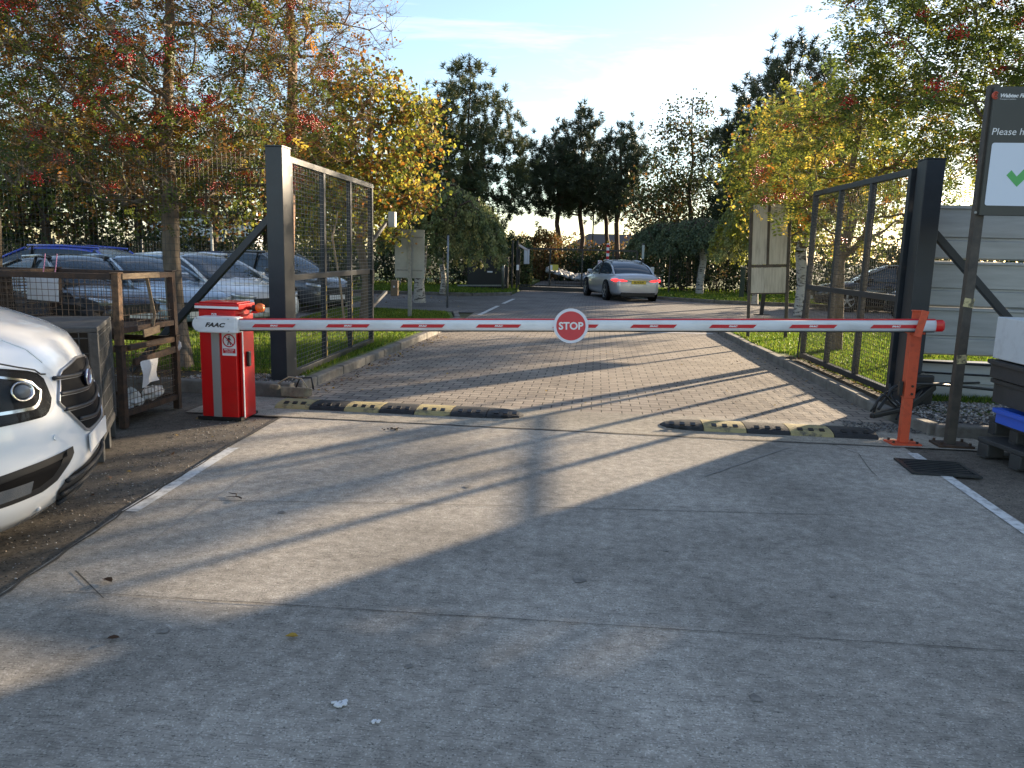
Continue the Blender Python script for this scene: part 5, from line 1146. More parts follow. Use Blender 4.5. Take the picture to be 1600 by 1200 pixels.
# ------------------------------------------------------------------ cars
def car(label, loc, heading, Lc, Wc, Hc, kind, paint, rough=.25, metal=.3, brake=False, name='parked_car', group='cars parked behind the fences', plate_back=None, flake=0, glass=None):
    M_p = mat('car_paint_' + paint[0], paint[1], rough, metal, coat=.8)
    t = thing(name, label, 'car', loc, rad(heading), group=group); a = Lc / 2; w = Wc / 2; wr = .335 if Hc < 1.55 else .36
    sedan = kind == 'sedan'
    # side profile: (x, top z, half-width factor, bottom z)
    hz = .64 * Hc; tail = .66 * Hc if sedan else .63 * Hc
    st = [(-a, .45 * Hc, .72, .30), (-a + .05, .60 * Hc, .80, .24), (-a + .16, tail, .87, .21), (-a + .55, tail + .02, .94, .19), (-.28 * Lc, tail + .03, .985, .18), (-.1 * Lc, hz + .02, 1, .17), (.1 * Lc, hz + .01, 1, .17), (.22 * Lc, hz - .01, .99, .18), (.32 * Lc, hz - .06, .975, .18), (.41 * Lc, hz - .12, .93, .19), (.465 * Lc, hz - .20, .85, .20), (a - .03, hz - .32, .74, .22), (a, .42 * Hc - .05, .66, .28)]
    rings = []
    for (x, zt, wf, zb) in st:
        W_ = w * wf; h = zt - zb
        half = [(0, zb), (.8 * W_, zb), (.95 * W_, zb + .07 * h), (.99 * W_, zb + .30 * h), (1.0 * W_, zb + .58 * h), (.975 * W_, zb + .78 * h), (.90 * W_, zb + .94 * h), (.78 * W_, zt), (0, zt + .035 * (h > .3))]
        rings.append([(x, y, z) for y, z in half] + [(x, -y, z) for y, z in half[1:-1]][::-1])
    mb = MB(); mb.loft(rings); body = mb.build('body', M_p, t, smooth=True, subs=2, fixn=True)
    # greenhouse
    if sedan: gh = [(-.40 * Lc, 0), (-.29 * Lc, .62), (-.17 * Lc, .93), (-.03 * Lc, 1.0), (.06 * Lc, .95), (.16 * Lc, .52), (.255 * Lc, 0)]
    elif kind == 'hatch': gh = [(-.475 * Lc, 0), (-.43 * Lc, .55), (-.36 * Lc, .90), (-.16 * Lc, 1.0), (.02 * Lc, .98), (.14 * Lc, .55), (.27 * Lc, 0)]
    else: gh = [(-.475 * Lc, 0), (-.45 * Lc, .55), (-.40 * Lc, .90), (-.18 * Lc, 1.0), (.03 * Lc, .98), (.14 * Lc, .55), (.25 * Lc, 0)]
    zb = hz - .03; Hg = Hc - zb; rings = []
    for x, f in gh:
        z = zb + Hg * f; wb = w * (.86 if abs(x) < .3 * Lc else .80); wt = lerp(wb, w * .63, f)
        half = [(wb, zb - .05), (wb, zb), (lerp(wb, wt, .55), zb + (z - zb) * .55), (lerp(wb, wt, .9), zb + (z - zb) * .86), (wt * .90, z - .01 * f), (0, z + .03 * f)]
        rings.append([(x, y, zz) for y, zz in half] + [(x, -y, zz) for y, zz in half[:-1]][::-1])
    n = len(rings[0])
    def gm(i, k):
        if k in (0, n - 2, n - 1): return 0
        if 3 <= k <= n - 5: return 0 if 2 <= i <= 3 else 1
        return 1
    mb = MB(); mb.loft(rings, mfun=gm); g = mb.build('cabin', [M_p, glass or M_glass], t, smooth=True, subs=2, fixn=True)
    # pillars
    for s in (-1, 1):
        for i0, i1 in ((0, 2), (4, 6)):
            P = [Vector(rings[i][3 if s > 0 else n - 4]) + Vector((0, s * .004, .004)) for i in range(i0, i1 + 1)]
            P = [Vector(rings[i0][1 if s > 0 else n - 2])] + P[1:] if i0 == 0 else P[:-1] + [Vector(rings[i1][1 if s > 0 else n - 2])]
            mb = MB(); mb.tube(P, .03, 6); mb.build('pillar', M_p, t, smooth=True)
        mb = MB(); P = [Vector(rings[i][4 if s > 0 else n - 5]) + Vector((0, s * .01, -.01)) for i in range(2, 5)]; mb.tube(P, .028, 6); mb.build('roof_rail', M_p, t, smooth=True)
        mb = MB(); x_ = -.02 * Lc; mb.bar((x_, s * (w * .875), zb), (x_ + .02, s * w * .68, zb + Hg * .93), .05, .02, up=(1, 0, 0)); mb.build('pillar', M_black, t)
        mb = MB(); mb.box((.155 * Lc, s * (w + .03), hz + .07), (.12, .18, .13), rz=s * .2); mb.build('door_mirror', M_p, t, bevel=.035)
        for x in (-.29 * Lc, .295 * Lc):
            mb = MB(); mb.tube([(x, s * (w - .13), wr + .01), (x, s * (w + .003), wr + .01)], wr + .055, 26); mb.build('wheel_arch', M_rec, t)
            wheel(t, x, s * (w - .085), wr, .21, s, spokes=5 if Hc < 1.6 else 7)
        # lights
        mb = MB(); P = [Vector((a - .06, s * w * .45, .43 * Hc)), Vector((a - .11, s * w * .70, .445 * Hc)), Vector((a - .27, s * w * .88, .475 * Hc))]; mb.tube(P, [.045, .06, .045], 8); h_ = mb.build('headlight', mat('car_headlamp', (.55, .58, .62), .08, .5), t, smooth=True)
        if sedan:
            P = [Vector((-a + .03, s * w * .44, .50 * Hc)), Vector((-a + .05, s * w * .64, .51 * Hc)), Vector((-a + .16, s * w * .86, .515 * Hc)), Vector((-a + .33, s * w * .955, .52 * Hc))]; rr_ = [.02, .05, .058, .03]
        else: P = [Vector((-a + .06, s * w * .80, .45 * Hc)), Vector((-a + .13, s * w * .84, .56 * Hc)), Vector((-a + .2, s * w * .80, .66 * Hc))]; rr_ = [.05, .065, .05]
        mb = MB(); mb.tube(P, rr_, 8); mb.build('tail_light', M_brake if brake else M_tail, t, smooth=True)
        mb = MB(); mb.box((-a + .17, s * w * .55, .22), (.2, .1, .05)); mb.build('exhaust', M_chrome, t, bevel=.02)
        mb = MB(); mb.bar((.06 * Lc, s * (w + .004), .56 * Hc), (.02 * Lc, s * (w + .004), .56 * Hc), .015, .03, up=(0, 1, 0)); mb.bar((-.17 * Lc, s * (w + .0), .57 * Hc), (-.21 * Lc, s * (w - .005), .57 * Hc), .015, .03, up=(0, 1, 0)); mb.build('door_handle', M_p, t)
    mb = MB(); mb.box((a - .02, 0, .34 * Hc), (.06, w * 1.05, .16 * Hc)); gr_ = mb.build('front_grille', M_black, t, bevel=.02)
    mb = MB(); mb.box((a - .0, 0, .37 * Hc), (.05, w * .75, .10 * Hc)); mb.build('upper_grille', M_darksteel, gr_, bevel=.01)
    mb = MB(); mb.box((a + .02, 0, .255 * Hc), (.02, .52, .11)); mb.build('number_plate', M_white, t)
    mb = MB(); mb.box((-a - .002, 0, .47 * Hc if sedan else .4 * Hc), (.04, .52, .115)); pb = mb.build('number_plate', M_plate, t)
    if plate_back: text('plate_lettering', plate_back, .085, Matrix.Translation((-a - .024, 0, .47 * Hc)) @ Matrix.Rotation(-PI / 2, 4, 'Z') @ FACE_S, M_lead, pb, .001, bold=.002)
    mb = MB(); mb.box((-a + .06, 0, .25), (.10, w * 1.35, .17)); mb.build('rear_diffuser', M_black, t, bevel=.03)
    if sedan:
        mb = MB(); mb.box((-a + .005, 0, .525 * Hc), (.04, w * .9, .018)); mb.build('chrome_strip', M_chrome, t)
        mb = MB(); mb.box((-.27 * Lc, 0, zb + Hg * .60), (.04, .24, .02)); mb.build('high_brake_lamp', M_brake if brake else M_tail, t)
    return t
pr = gp(944, 468.5); hd = 105; hv = Vector((math.cos(rad(hd)), math.sin(rad(hd)), 0)); lv = Vector((-hv.y, hv.x, 0))
car('silver saloon seen from behind with red brake lamps lit, turning towards the far gate', pr + hv * (.29 * 4.8) - lv * .93, hd, 4.8, 1.85, 1.43, 'sedan', ('silver', (.50, .52, .55)), .28, .5, brake=True, name='saloon_car', group=None, plate_back='BL14 EUR')
GZ = .012
for (lb, px, py, hdg, dims, kind, pc_) in (
    ('dark grey saloon with its front behind the rusty cages, nearest of the left parked cars', 226, 526, -28, (4.5, 1.75, 1.34), 'sedan', ('graphite', (.035, .035, .045))),
    ('pale blue hatchback between the dark grey saloon and the white car', 318, 521, -30, (4.2, 1.75, 1.36), 'hatch', ('pale_blue', (.36, .46, .58))),
    ('white crossover car directly behind the red cabinet and the diagonal brace', 430, 513, -26, (4.3, 1.8, 1.42), 'hatch', ('white', (.85, .86, .88)))):
    c = gp(px, py, GZ); h = rad(hdg); f = Vector((math.cos(h), math.sin(h), 0)); car(lb, c - f * dims[0] / 2, hdg, *dims, kind, pc_, .25, .2)
def carc(lb, x, y, hdg, dims, kind, pc_, **k): return car(lb, (x, y, GZ), hdg, *dims, kind, pc_, .25, .2, **k)
carc('bright blue estate car with a dark glass roof line behind the cages', -13.9, 18.6, 176, (4.6, 1.8, 1.50), 'suv', ('royal_blue', (.03, .07, .42)))
carc('dark car at the far left edge behind the cages, pale sky on its roof', -14.2, 14.0, -20, (4.5, 1.8, 1.28), 'sedan', ('black_blue', (.02, .025, .035)))
carc('dark blue car behind the white crossover with a pale roof edge', -9.6, 20.6, -15, (4.3, 1.78, 1.42), 'hatch', ('navy', (.02, .035, .10)))
carc('small grey black hatchback seen through the left gate mesh', -8.3, 19.7, -25, (4.1, 1.75, 1.48), 'hatch', ('dark_grey', (.10, .105, .11)))
carc('black car furthest left of those behind the right gate, wheel beside the birch', 9.4, 26.4, 172, (4.6, 1.82, 1.48), 'sedan', ('black', (.012, .013, .015)))
carc('black car with bright headlamps seen through the middle of the right gate', 10.3, 23.2, 208, (4.5, 1.82, 1.46), 'sedan', ('black', (.012, .013, .015)))
carc('dark car next to the gate post in the right car park, sky on its windscreen', 12.4, 23.3, 205, (4.4, 1.82, 1.55), 'hatch', ('black_green', (.02, .025, .025)))
#@@PART5
# ------------------------------------------------------------------ signs and posts further off
def sgn(nm): return nm
t = thing('road_sign', 'blank grey back of a rectangular sign on a steel post behind the left gate', 'sign', gp(641, 496, .08))
b = gp(641, 496, .08); YS = b.y; p0 = at(617, 358, YS); p1 = at(663, 435, YS)
mb = MB(); mb.bar((b.x, YS - .045, .0), (b.x, YS - .045, p0.z - .02), .085, .06, up=(0, 1, 0)); mb.build('post', M_galv, t, world=True, bevel=.006)
mb = MB(); mb.box(((p0.x + p1.x) / 2, YS, (p0.z + p1.z) / 2), (p1.x - p0.x, .012, p0.z - p1.z)); pnl = mb.build('panel', mat('sign_back_grey', (.40, .41, .39), .5, .2, var=.2, scale=4), t, world=True, bevel=.003)
for z in (lerp(p0.z, p1.z, .16), lerp(p0.z, p1.z, .84)):
    mb = MB(); mb.box(((p0.x + p1.x) / 2, YS - .012, z), (p1.x - p0.x - .08, .012, .035)); mb.build('channel', M_galv, pnl, world=True)
b = gp(699, 478, .08); t = thing('sign_post', 'bare grey steel post on the tip of the lawn under the weeping birch', 'post', b); mb = MB(); mb.tube([(0, 0, -.05), (0, 0, 1.95)], .03, 8); mb.build('tube', M_galv, t, smooth=True)
mb = MB(); mb.tube([(0, 0, 1.95), (0, 0, 1.97)], .034, 8); mb.build('cap', M_black, t)
b = gp(617, 462, 0); t = thing('bollard', 'short square pale timber bollard on the far kerb left of the sign', 'bollard', b); mb = MB(); mb.box((0, 0, .27), (.24, .24, .54)); mb.build('post', M_wood, t, bevel=.02); mb = MB(); mb.box((.0, -.121, .32), (.06, .004, .06)); mb.build('reflector', M_white, t)
# notice board on the right verge
l = gp(1173, 531, .085); r_ = gp(1226, 528, .085); YN = (l.y + r_.y) / 2; t = thing('notice_board', 'weathered white notice board of three panels between two brown posts on the right lawn', 'sign', (l.x, YN, .085))
tz = at(1176, 318, YN).z; mz = at(1175, 416, YN).z; bz_ = at(1175, 458, YN).z; x0, x1 = l.x, r_.x - .06; M_nb = mat('stained_white_board', (.50, .48, .42), .6, col2=(.20, .18, .15), scale=3, stretch=(9, 1, .8), lo=.45, hi=.85)
for x in (x0, x1):
    mb = MB(); mb.bar((x, YN, 0), (x, YN, tz), .055, .055, up=(0, 1, 0)); mb.build('post', M_spost, t, world=True, bevel=.004)
mb = MB(); mb.bar((x0 + .03, YN, mz), (x1 - .03, YN, mz), .04, .045); mb.build('crossbar', M_spost, t, world=True)
xm = lerp(x0, x1, .46); mb = MB(); mb.bar((xm, YN, mz + .02), (xm, YN, tz), .045, .04, up=(0, 1, 0)); mb.build('divider', M_spost, t, world=True)
for (a, b_, zz0, zz1) in ((x0 + .03, xm - .022, mz + .03, tz - .02), (xm + .022, x1 - .03, mz + .03, tz - .02), (x0 + .03, x1 - .03, bz_, mz - .03)):
    mb = MB(); mb.box(((a + b_) / 2, YN, (zz0 + zz1) / 2), (b_ - a, .018, zz1 - zz0)); mb.build('panel', M_nb, t, world=True, bevel=.003)
mb = MB(); mb.bar((x0, YN, bz_ - .012), (x1, YN, bz_ - .012), .03, .02); mb.build('bottom_bar', M_spost, t, world=True); t.rotation_euler = (0, -.045, 0)
b = gp(1189, 497, 0); t = thing('sign_stand', 'low black metal stand on the verge behind the white notice board', 'stand', (b.x, b.y, .085)); mb = MB(); mb.bar((0, 0, 0), (.03, 0, .62), .10, .05, up=(0, 1, 0)); mb.build('upright', M_black, t)
mb = MB(); mb.box((0, 0, .01), (.4, .16, .02)); mb.build('foot', M_black, t)
mb = MB(); mb.bar((.02, 0, .6), (.16, 0, .72), .02); mb.bar((.02, 0, .6), (-.03, 0, .78), .015); mb.build('bracket', M_black, t)
# thin stake in front of right gate
b = gp(1243, 560, .085); t = thing('thin_stake', 'thin dark steel stake holding the free end of the right gate', 'stake', b); mb = MB(); mb.tube([(.02, 0, -.02), (.06, 0, .9)], .012, 6); mb.build('rod', M_darksteel, t)
mb = MB(); mb.box((.06, 0, .88), (.05, .03, .04)); mb.build('clip', M_darksteel, t)
# green column by the hedge
b = gp(1158, 466, .08); t = thing('keypad_column', 'slim dark green column by the hedge right of the small weeping tree', 'post', b); mb = MB(); mb.box((0, 0, .58), (.16, .16, 1.16)); mb.build('post', mat('dark_green_paint', (.02, .045, .035), .4), t, bevel=.01)
mb = MB(); mb.box((0, 0, 1.19), (.20, .22, .05), ry=.15); mb.build('cap', M_galv, t, bevel=.01)
# ------------------------------------------------------------------ far gate
GL, GR = gp(806, 461), gp(1022, 461); YG = 32.6; M_blk = mat('black_gate_paint', (.014, .015, .016), .4)
xl, xr = at(812, 390, YG).x, at(950, 390, YG).x + 1.2; gz0, gz1 = .12, 1.78
t = thing('sliding_gate', 'low black sliding gate across the far exit with a yellow notice on it', 'gate', (xl, YG, 0)); mb = MB(); mb.bar((xl, YG, gz1), (xr, YG, gz1), .07, .07); mb.bar((xl, YG, gz0 + .14), (xr, YG, gz0 + .14), .06, .06); mb.build('gate_frame', M_blk, t, world=True)
mb = MB(); mb.box(((xl + xr) / 2, YG, .12), (xr - xl, .12, .16)); mb.build('bottom_beam', M_blk, t, world=True)
for f in (0, .265, .54, .8, 1):
    mb = MB(); x = lerp(xl, xr, f); mb.bar((x, YG, gz0 + .15), (x, YG, gz1 - .03), .07, .07, up=(0, 1, 0)); mb.build('upright', M_blk, t, world=True)
segs = []; x = xl
while x < xr: segs.append(((x, YG + .02, gz0 + .15), (x, YG + .02, gz1))); x += .11
wires('infill_bars', segs, .0035, M_blk, t)
c = at(866, 418, YG - .05); mb = MB(); mb.box(c, (.34, .01, .24)); n_ = mb.build('yellow_notice', mat('notice_yellow', (.62, .52, .08), .5), t, world=True); mb = MB(); mb.box(c + V3(-.12, -.006, 0), (.09, .004, .2)); mb.build('white_field', M_white, n_, world=True)
c = at(937, 411, YG - .05); mb = MB(); mb.box(c, (.15, .01, .22)); n_ = mb.build('white_notice', M_white, t, world=True); mb = MB(); mb.tube([c + V3(.045 * math.cos(a), -.008, .03 + .045 * math.sin(a)) for a in [k * PI / 6 for k in range(13)]], .01, 5, caps=False); mb.build('red_ring', M_redm, n_, world=True)
t = thing('gate_portal', 'slim black portal posts with a small white box left of the far gate', 'gate post', (xl - .3, YG, 0))
for x in (xl - .28, xl - .08):
    mb = MB(); mb.bar((x, YG - .1, 0), (x, YG - .1, 2.1), .08, .08, up=(0, 1, 0)); mb.build('post', M_blk, t, world=True)
c = at(809, 418, YG - .2); mb = MB(); mb.box(c, (.10, .08, .22)); mb.build('control_box', M_white, t, world=True, bevel=.01)
c = at(814, 387, YG - .1); mb = MB(); mb.box(c + V3(.1, 0, 0), (.42, .14, .09), ry=.5); mb.build('camera_housing', mat('pinkish_metal', (.5, .42, .40), .4), t, world=True, bevel=.02)
t = thing('operator_cabinet', 'black gate motor cabinet with a white slot standing left of the far gate', 'cabinet', (xl - 1.3, YG, 0)); mb = MB(); mb.box((-.0, 0, .75), (1.7, .5, 1.3)); mb.build('body', M_blk, t, bevel=.02); mb = MB(); mb.box((.1, -.255, .78), (.22, .01, .06)); mb.build('slot_plate', M_white, t)
c = at(949, 410, YG - .15); t = thing('striped_pole', 'red and white striped pole standing beyond the roof of the silver car', 'pole', (c.x, YG - .15, 0))
mb = MB(); n = 16
for k in range(n): mb.tube([(.0, 0, .10 + k * .12), (0, 0, .10 + (k + 1) * .12)], .06, 8, mi=k % 2)
mb.build('pole', [M_white, M_redm], t); mb = MB(); mb.tube([(0, 0, 2.02), (0, 0, 2.06)], .065, 8); mb.build('cap', M_white, t)
for px, py, pt, lb in ((771.5, 451, 383, 'left and taller of two grey steel posts joined by a rail by the far fence'), (785.5, 454, 387, 'right of two grey steel posts joined by a rail by the far fence')):
    b = gp(px, py, .08); t = thing('steel_post', lb, 'post', b, group='grey posts by the far fence'); h = at(px, pt, b.y).z; mb = MB(); mb.tube([(0, 0, -.05), (0, 0, h - .08)], .06, 8); mb.build('tube', M_galv, t, smooth=True); mb = MB(); mb.tube([(0, 0, h - .08), (0, 0, h - .02)], .065, 8); mb.build('cap', M_galv, t)
b = gp(778, 452, .08); mb = MB(); mb.bar(at(762, 397, b.y), at(787, 397, b.y), .05, .05); mb.bar(at(715, 446, b.y), at(790, 446, b.y), .05, .06); o = mb.build('cross_rail', M_galv); tag(o, 'thin grey rails running between the two far steel posts', 'rail'); 
mesh_fence('mesh_fence', 'dark mesh fence along the far verge left of the sliding gate', (-5.0, 32.9, 0), (-24, 32.4, 0), .1, 1.95, .12, .3, .005, 3.4, pm=M_galv)
mesh_fence('mesh_fence', 'dark mesh fence in front of the dark hedge right of the sliding gate', (3.0, 33.2, 0), (22, 37, 0), .1, 2.0, .12, .3, .005, 3.4)
c = at(1004, 408, 32.5); t = thing('gate_receiver_post', 'narrow post with a pale reflective top at the right end of the far gate', 'post', (c.x, 32.5, 0)); mb = MB(); mb.bar((0, 0, 0), (0, 0, 2.1), .1, .1, up=(0, 1, 0)); mb.build('post', M_dark, t); mb = MB(); mb.box((.0, -.06, 1.75), (.09, .02, .55)); mb.build('reflector', mat('pale_green_reflector', (.4, .45, .42), .5), t)
c = at(1019, 422, 33); mb = MB(); mb.box((0, 0, 0), (.16, .05, .26)); mb.box((0, -.03, -.02), (.1, .01, .1)); o = mb.build('white_sign', M_white, bevel=.01); o.location = c; tag(o, 'tiny white notice fixed to the far fence right of the silver car', 'sign')
# building and rubble beyond
t = thing('distant_building', 'low long building with a dull purple grey roof behind the pines', 'building', (6, 72, 0))
A = at(1003, 352, 72); B_ = at(1150, 352, 72); zt = at(930, 349, 72).z - 1.0; x0_, x1_ = at(885, 360, 72).x, at(1200, 360, 72).x
mb = MB(); mb.box(((x0_ + x1_) / 2, 77, (zt - 1.4) / 2), (x1_ - x0_, 12, zt - 1.4)); mb.build('wall', mat('tan_brick', (.12, .085, .06), .9), t, world=True)
mb = MB(); h0 = zt - 1.45; mb.add([(x0_ - .5, 70.5, h0), (x1_ + .5, 70.5, h0), (x1_ + .5, 83.5, h0), (x0_ - .5, 83.5, h0), (x0_ + 2, 77, zt + .2), (x1_ - 2, 77, zt + .2)], [(0, 1, 5, 4), (1, 2, 5), (2, 3, 4, 5), (3, 0, 4), (0, 3, 2, 1)]); mb.build('roof', mat('purple_grey_roof', (.03, .024, .024), .8), t, world=True)
for k in range(7):
    mb = MB(); mb.box((lerp(x0_, x1_, (k + .5) / 7), 70.98, 1.5), (1.8, .08, 1.0)); mb.build('window', M_glass, t, world=True)
t = thing('white_warehouse', 'pale building glimpsed between the tree trunks beyond the car park on the left', 'building', (-24, 60, 0)); c0 = at(283, 350, 60); c1 = at(345, 395, 60)
mb = MB(); mb.box(((c0.x + c1.x) / 2, 64, 2.0), (9, 8, 4.0)); mb.build('wall', mat('pale_render', (.5, .52, .55), .7), t, world=True); mb = MB(); mb.box(((c0.x + c1.x) / 2, 64, 4.1), (9.6, 8.6, .25)); mb.build('roof', M_galv, t, world=True)
for k in range(3): mb = MB(); mb.box(((c0.x + c1.x) / 2 - 2.8 + 2.8 * k, 59.97, 1.6), (1.2, .1, 1.3)); mb.build('window', M_glass, t, world=True)
SMr = [mat('rubble_pale', (.42, .42, .42), .8), mat('rubble_mid', (.25, .25, .25), .8)]
pebbles('rubble', [(-2.6, 41), (3.4, 41), (3.4, 43.5), (-2.6, 43.5)], .25, 900, .16, SMr, 21, 'long low heap of pale rubble lying beyond the far gate', 'rubble', hump=lambda P: .42 + .2 * np.sin(P[:, 0] * 1.7) - .15 * np.abs(P[:, 1] - 42.2))
# ------------------------------------------------------------------ hedges and bushes
HG = [leafmat('hedge_leaf_dark', (.022, .042, .016), .2), leafmat('hedge_leaf_green', (.045, .07, .022), .25), leafmat('hedge_leaf_mid', (.03, .05, .02), .2)]
BR = [leafmat('bush_leaf_brown', (.16, .10, .04), .35), leafmat('bush_leaf_olive', (.10, .10, .03), .35), leafmat('bush_leaf_rust', (.20, .095, .035), .35)]
OL = [leafmat('bush_leaf_yellow', (.19, .17, .04), .4), leafmat('bush_leaf_olive', (.10, .10, .03), .35), leafmat('bush_leaf_light_green', (.12, .15, .04), .4)]
bush('hedge', 'dark clipped hedge behind the fence right of the far gate', 'hedge', [(x, 35.4 + .12 * (x - 4), 1.0, 1.2, .8, 1.35) for x in np.arange(3.8, 16, 1.5)], 26000, .10, HG, 31)
bush('hedge', 'dark hedge beyond the far exit road in the gap of the sliding gate', 'hedge', [(x, 47, .8, 1.4, 1, 1.0) for x in np.arange(-3.4, 7, 1.8)], 9000, .14, HG, 32)
bush('hedge', 'dark overgrown hedge behind the far fence left of the ivy pillar', 'hedge', [(x, 34.6, .9, 1.5, .8, 1.3 + .25 * math.sin(x)) for x in np.arange(-24, -5.2, 1.7)], 26000, .11, HG, 33)
bush('clipped_bush', 'round dark evergreen bush above the far fence, left of a pair', 'bush', [(at(770, 390, 36).x, 36, 1.25, .62, .6, 1.15)], 5000, .08, HG, 34, group='pair of rounded evergreens')
bush('clipped_bush', 'round dark evergreen bush nearest the ivy pillar, right of a pair', 'bush', [(at(801, 390, 36).x, 36, 1.25, .55, .55, 1.2)], 5000, .08, HG, 35, group='pair of rounded evergreens')
IV = [leafmat('ivy_green', (.05, .09, .025), .25), leafmat('ivy_pale', (.20, .20, .08), .3)]
cx_ = at(823, 420, 34.5).x; bush('ivy_column', 'ivy covered pillar at the left end of the far sliding gate', 'ivy', [(cx_, 34.5, .6, .30, .3, .75), (cx_, 34.5, 1.5, .28, .28, .6)], 3500, .09, IV, 36)
mb = MB(); mb.box(at(823, 400, 34.15), (.24, .05, .7)); o = mb.build('pillar_plate', mat('pale_plate', (.5, .52, .54), .5), bevel=.01); tag(o, 'narrow pale plate on the ivy pillar behind the far gate', 'plate')
bush('shrub', 'yellow green shrub rising behind the round evergreens in the centre', 'shrub', [(at(757, 355, 46).x, 46, 1.6, 1.7, 1.4, 1.6), (at(780, 365, 46).x, 46, 1.4, 1.2, 1.2, 1.3)], 6000, .12, OL, 37)
bush('shrub', 'russet brown shrub under the left end of the central pines', 'shrub', [(at(850, 365, 46).x, 46, 1.5, 1.3, 1.2, 1.55)], 6000, .12, BR, 38)
bush('shrub', 'wide olive brown shrubbery between the pine trunks beyond the far gate', 'shrub', [(at(px, 372, 50).x, 50, 1.1, 1.9, 1.2, 1.15 + .3 * math.sin(px)) for px in (880, 915, 950, 985, 1020, 1055, 1100)], 15000, .13, BR + HG[:1] + OL[1:2], 39)
bush('shrub', 'tall brown and olive shrubs hiding the building behind the central pines', 'shrub', [(at(px, 360, 56).x, 56, 1.3, 2.2, 1.2, 1.75 + .3 * math.cos(px)) for px in (850, 885, 990, 1030, 1075, 1120)], 9000, .14, BR + OL[1:2], 44)
bush('shrub', 'pale tan shrub glowing against the sky in the centre gap', 'shrub', [(at(812, 372, 60).x, 60, 1.4, 1.6, 1.2, 1.5)], 4000, .10, [leafmat('bush_leaf_tan', (.34, .26, .12), .5), BR[0]], 40)
bush('undergrowth', 'dark green undergrowth and low bushes behind the left car park', 'bushes', [(x, 27 + 1.5 * math.sin(x), 1.0, 1.6, 1.2, 1.0 + .4 * math.sin(x * 1.7)) for x in np.arange(-28, -8.5, 1.9)], 24000, .11, HG + OL[1:2], 41)
bush('undergrowth', 'dark shrubs behind the cars in the right car park', 'bushes', [(x, 28.5 + .3 * x * 0, 1.2, 1.9, 1.3, 1.5 + .4 * math.sin(x * 1.3)) for x in np.arange(9.5, 28, 2.1)], 24000, .12, HG + OL[1:2], 42)
# ------------------------------------------------------------------ trees
LG = leafmat('rowan_leaf_green', (.12, .155, .03), .45); LY = leafmat('rowan_leaf_yellow', (.48, .37, .06), .55); LO = leafmat('rowan_leaf_orange', (.34, .14, .025), .45)
LR = leafmat('rowan_leaf_red', (.26, .03, .02), .4); LB = leafmat('rowan_leaf_bronze', (.16, .085, .025), .35); LYG = leafmat('leaf_yellow_green', (.30, .31, .05), .55); LD = leafmat('leaf_dark_green', (.055, .075, .025), .3); LGR = leafmat('leaf_fresh_green', (.12, .17, .045), .55)
# left rowan
b = gp(287, 577, .085)
tree('rowan_tree', 'large rowan with bronze leaves and red berry clusters behind the left mesh fence', b, None, (-5.75, 9.9, 4.2), (2.55, 2.1, 2.35), ntips=700, nl=38, comp=11, leaflet=.056, size=.072, spread=.16, aspect=.30,
     mats=[LG, LB, LO, LY, LD], weights=[4, 4, .7, .6, 2.6], r0=.112, r_tip=.0046, clump=.5, seed=11, berries=115, bark=M_bark,
     trunk=[(b.x, b.y, b.z - .1), at(274, 480, 9.6), at(267, 400, 9.65), at(265, 320, 9.7), at(258, 230, 9.7), at(262, 150, 9.8), at(266, 40, 9.9), at(262, -60, 10), at(255, -150, 10.1)], twig=8, steps=5)
tree('rowan_tree', 'rowan with hanging dark twigs at the far left edge of the photo', (-8.9, 10.6, .085), (-8.9, 10.8, 5.2), (-8.9, 10.8, 4.4), (1.9, 1.9, 2.2), ntips=300, nl=24, comp=6, leaflet=.06, size=.075, spread=.2, aspect=.28, mats=[LG, LB, LO, LD], weights=[3, 3, 1, 2], r0=.11, r_tip=.005, seed=12, berries=20, twig=4)
# bare tree above the left gate
tree('birch_tree', 'nearly bare fine twigged tree rising above the left gate post against the sky', (-5.6, 13.6, .085), (-5.5, 13.8, 7.6), (-5.3, 13.8, 5.4), (1.7, 1.6, 2.6), ntips=520, nl=3, size=.05, spread=.14, mats=[LO, LB, LY], weights=[2, 2, 1], r0=.10, r_tip=.0036, clump=.2, seed=13, twig=6, bark=mat('russet_twig_bark', (.16, .085, .045), .85), cat='tree', steps=5)
# yellow orange tree
b = gp(546, 520, .085); b = Vector((-5.0, 16.4, .085))
tree('maple_tree', 'golden yellow and green leaved tree overhanging the open left gate', b, (-4.9, 16.6, 5.0), (-4.95, 16.6, 3.55), (1.65, 1.7, 1.85), ntips=340, nl=36, size=.082, spread=.17, mats=[LY, LYG, LG, LO, LB], weights=[2.4, 3, 3, 1, 1.5], r0=.10, r_tip=.005, clump=.6, seed=14, twig=2, aspect=.5)
tree('maple_tree', 'smaller yellow tree seen through the mesh of the left gate', (-6.9, 19.0, .085), (-6.8, 19.1, 3.4), (-6.8, 19.1, 2.6), (1.1, 1.1, 1.25), ntips=160, nl=26, size=.11, spread=.2, mats=[LY, LYG, LG], weights=[3, 2, 2], r0=.07, seed=15)
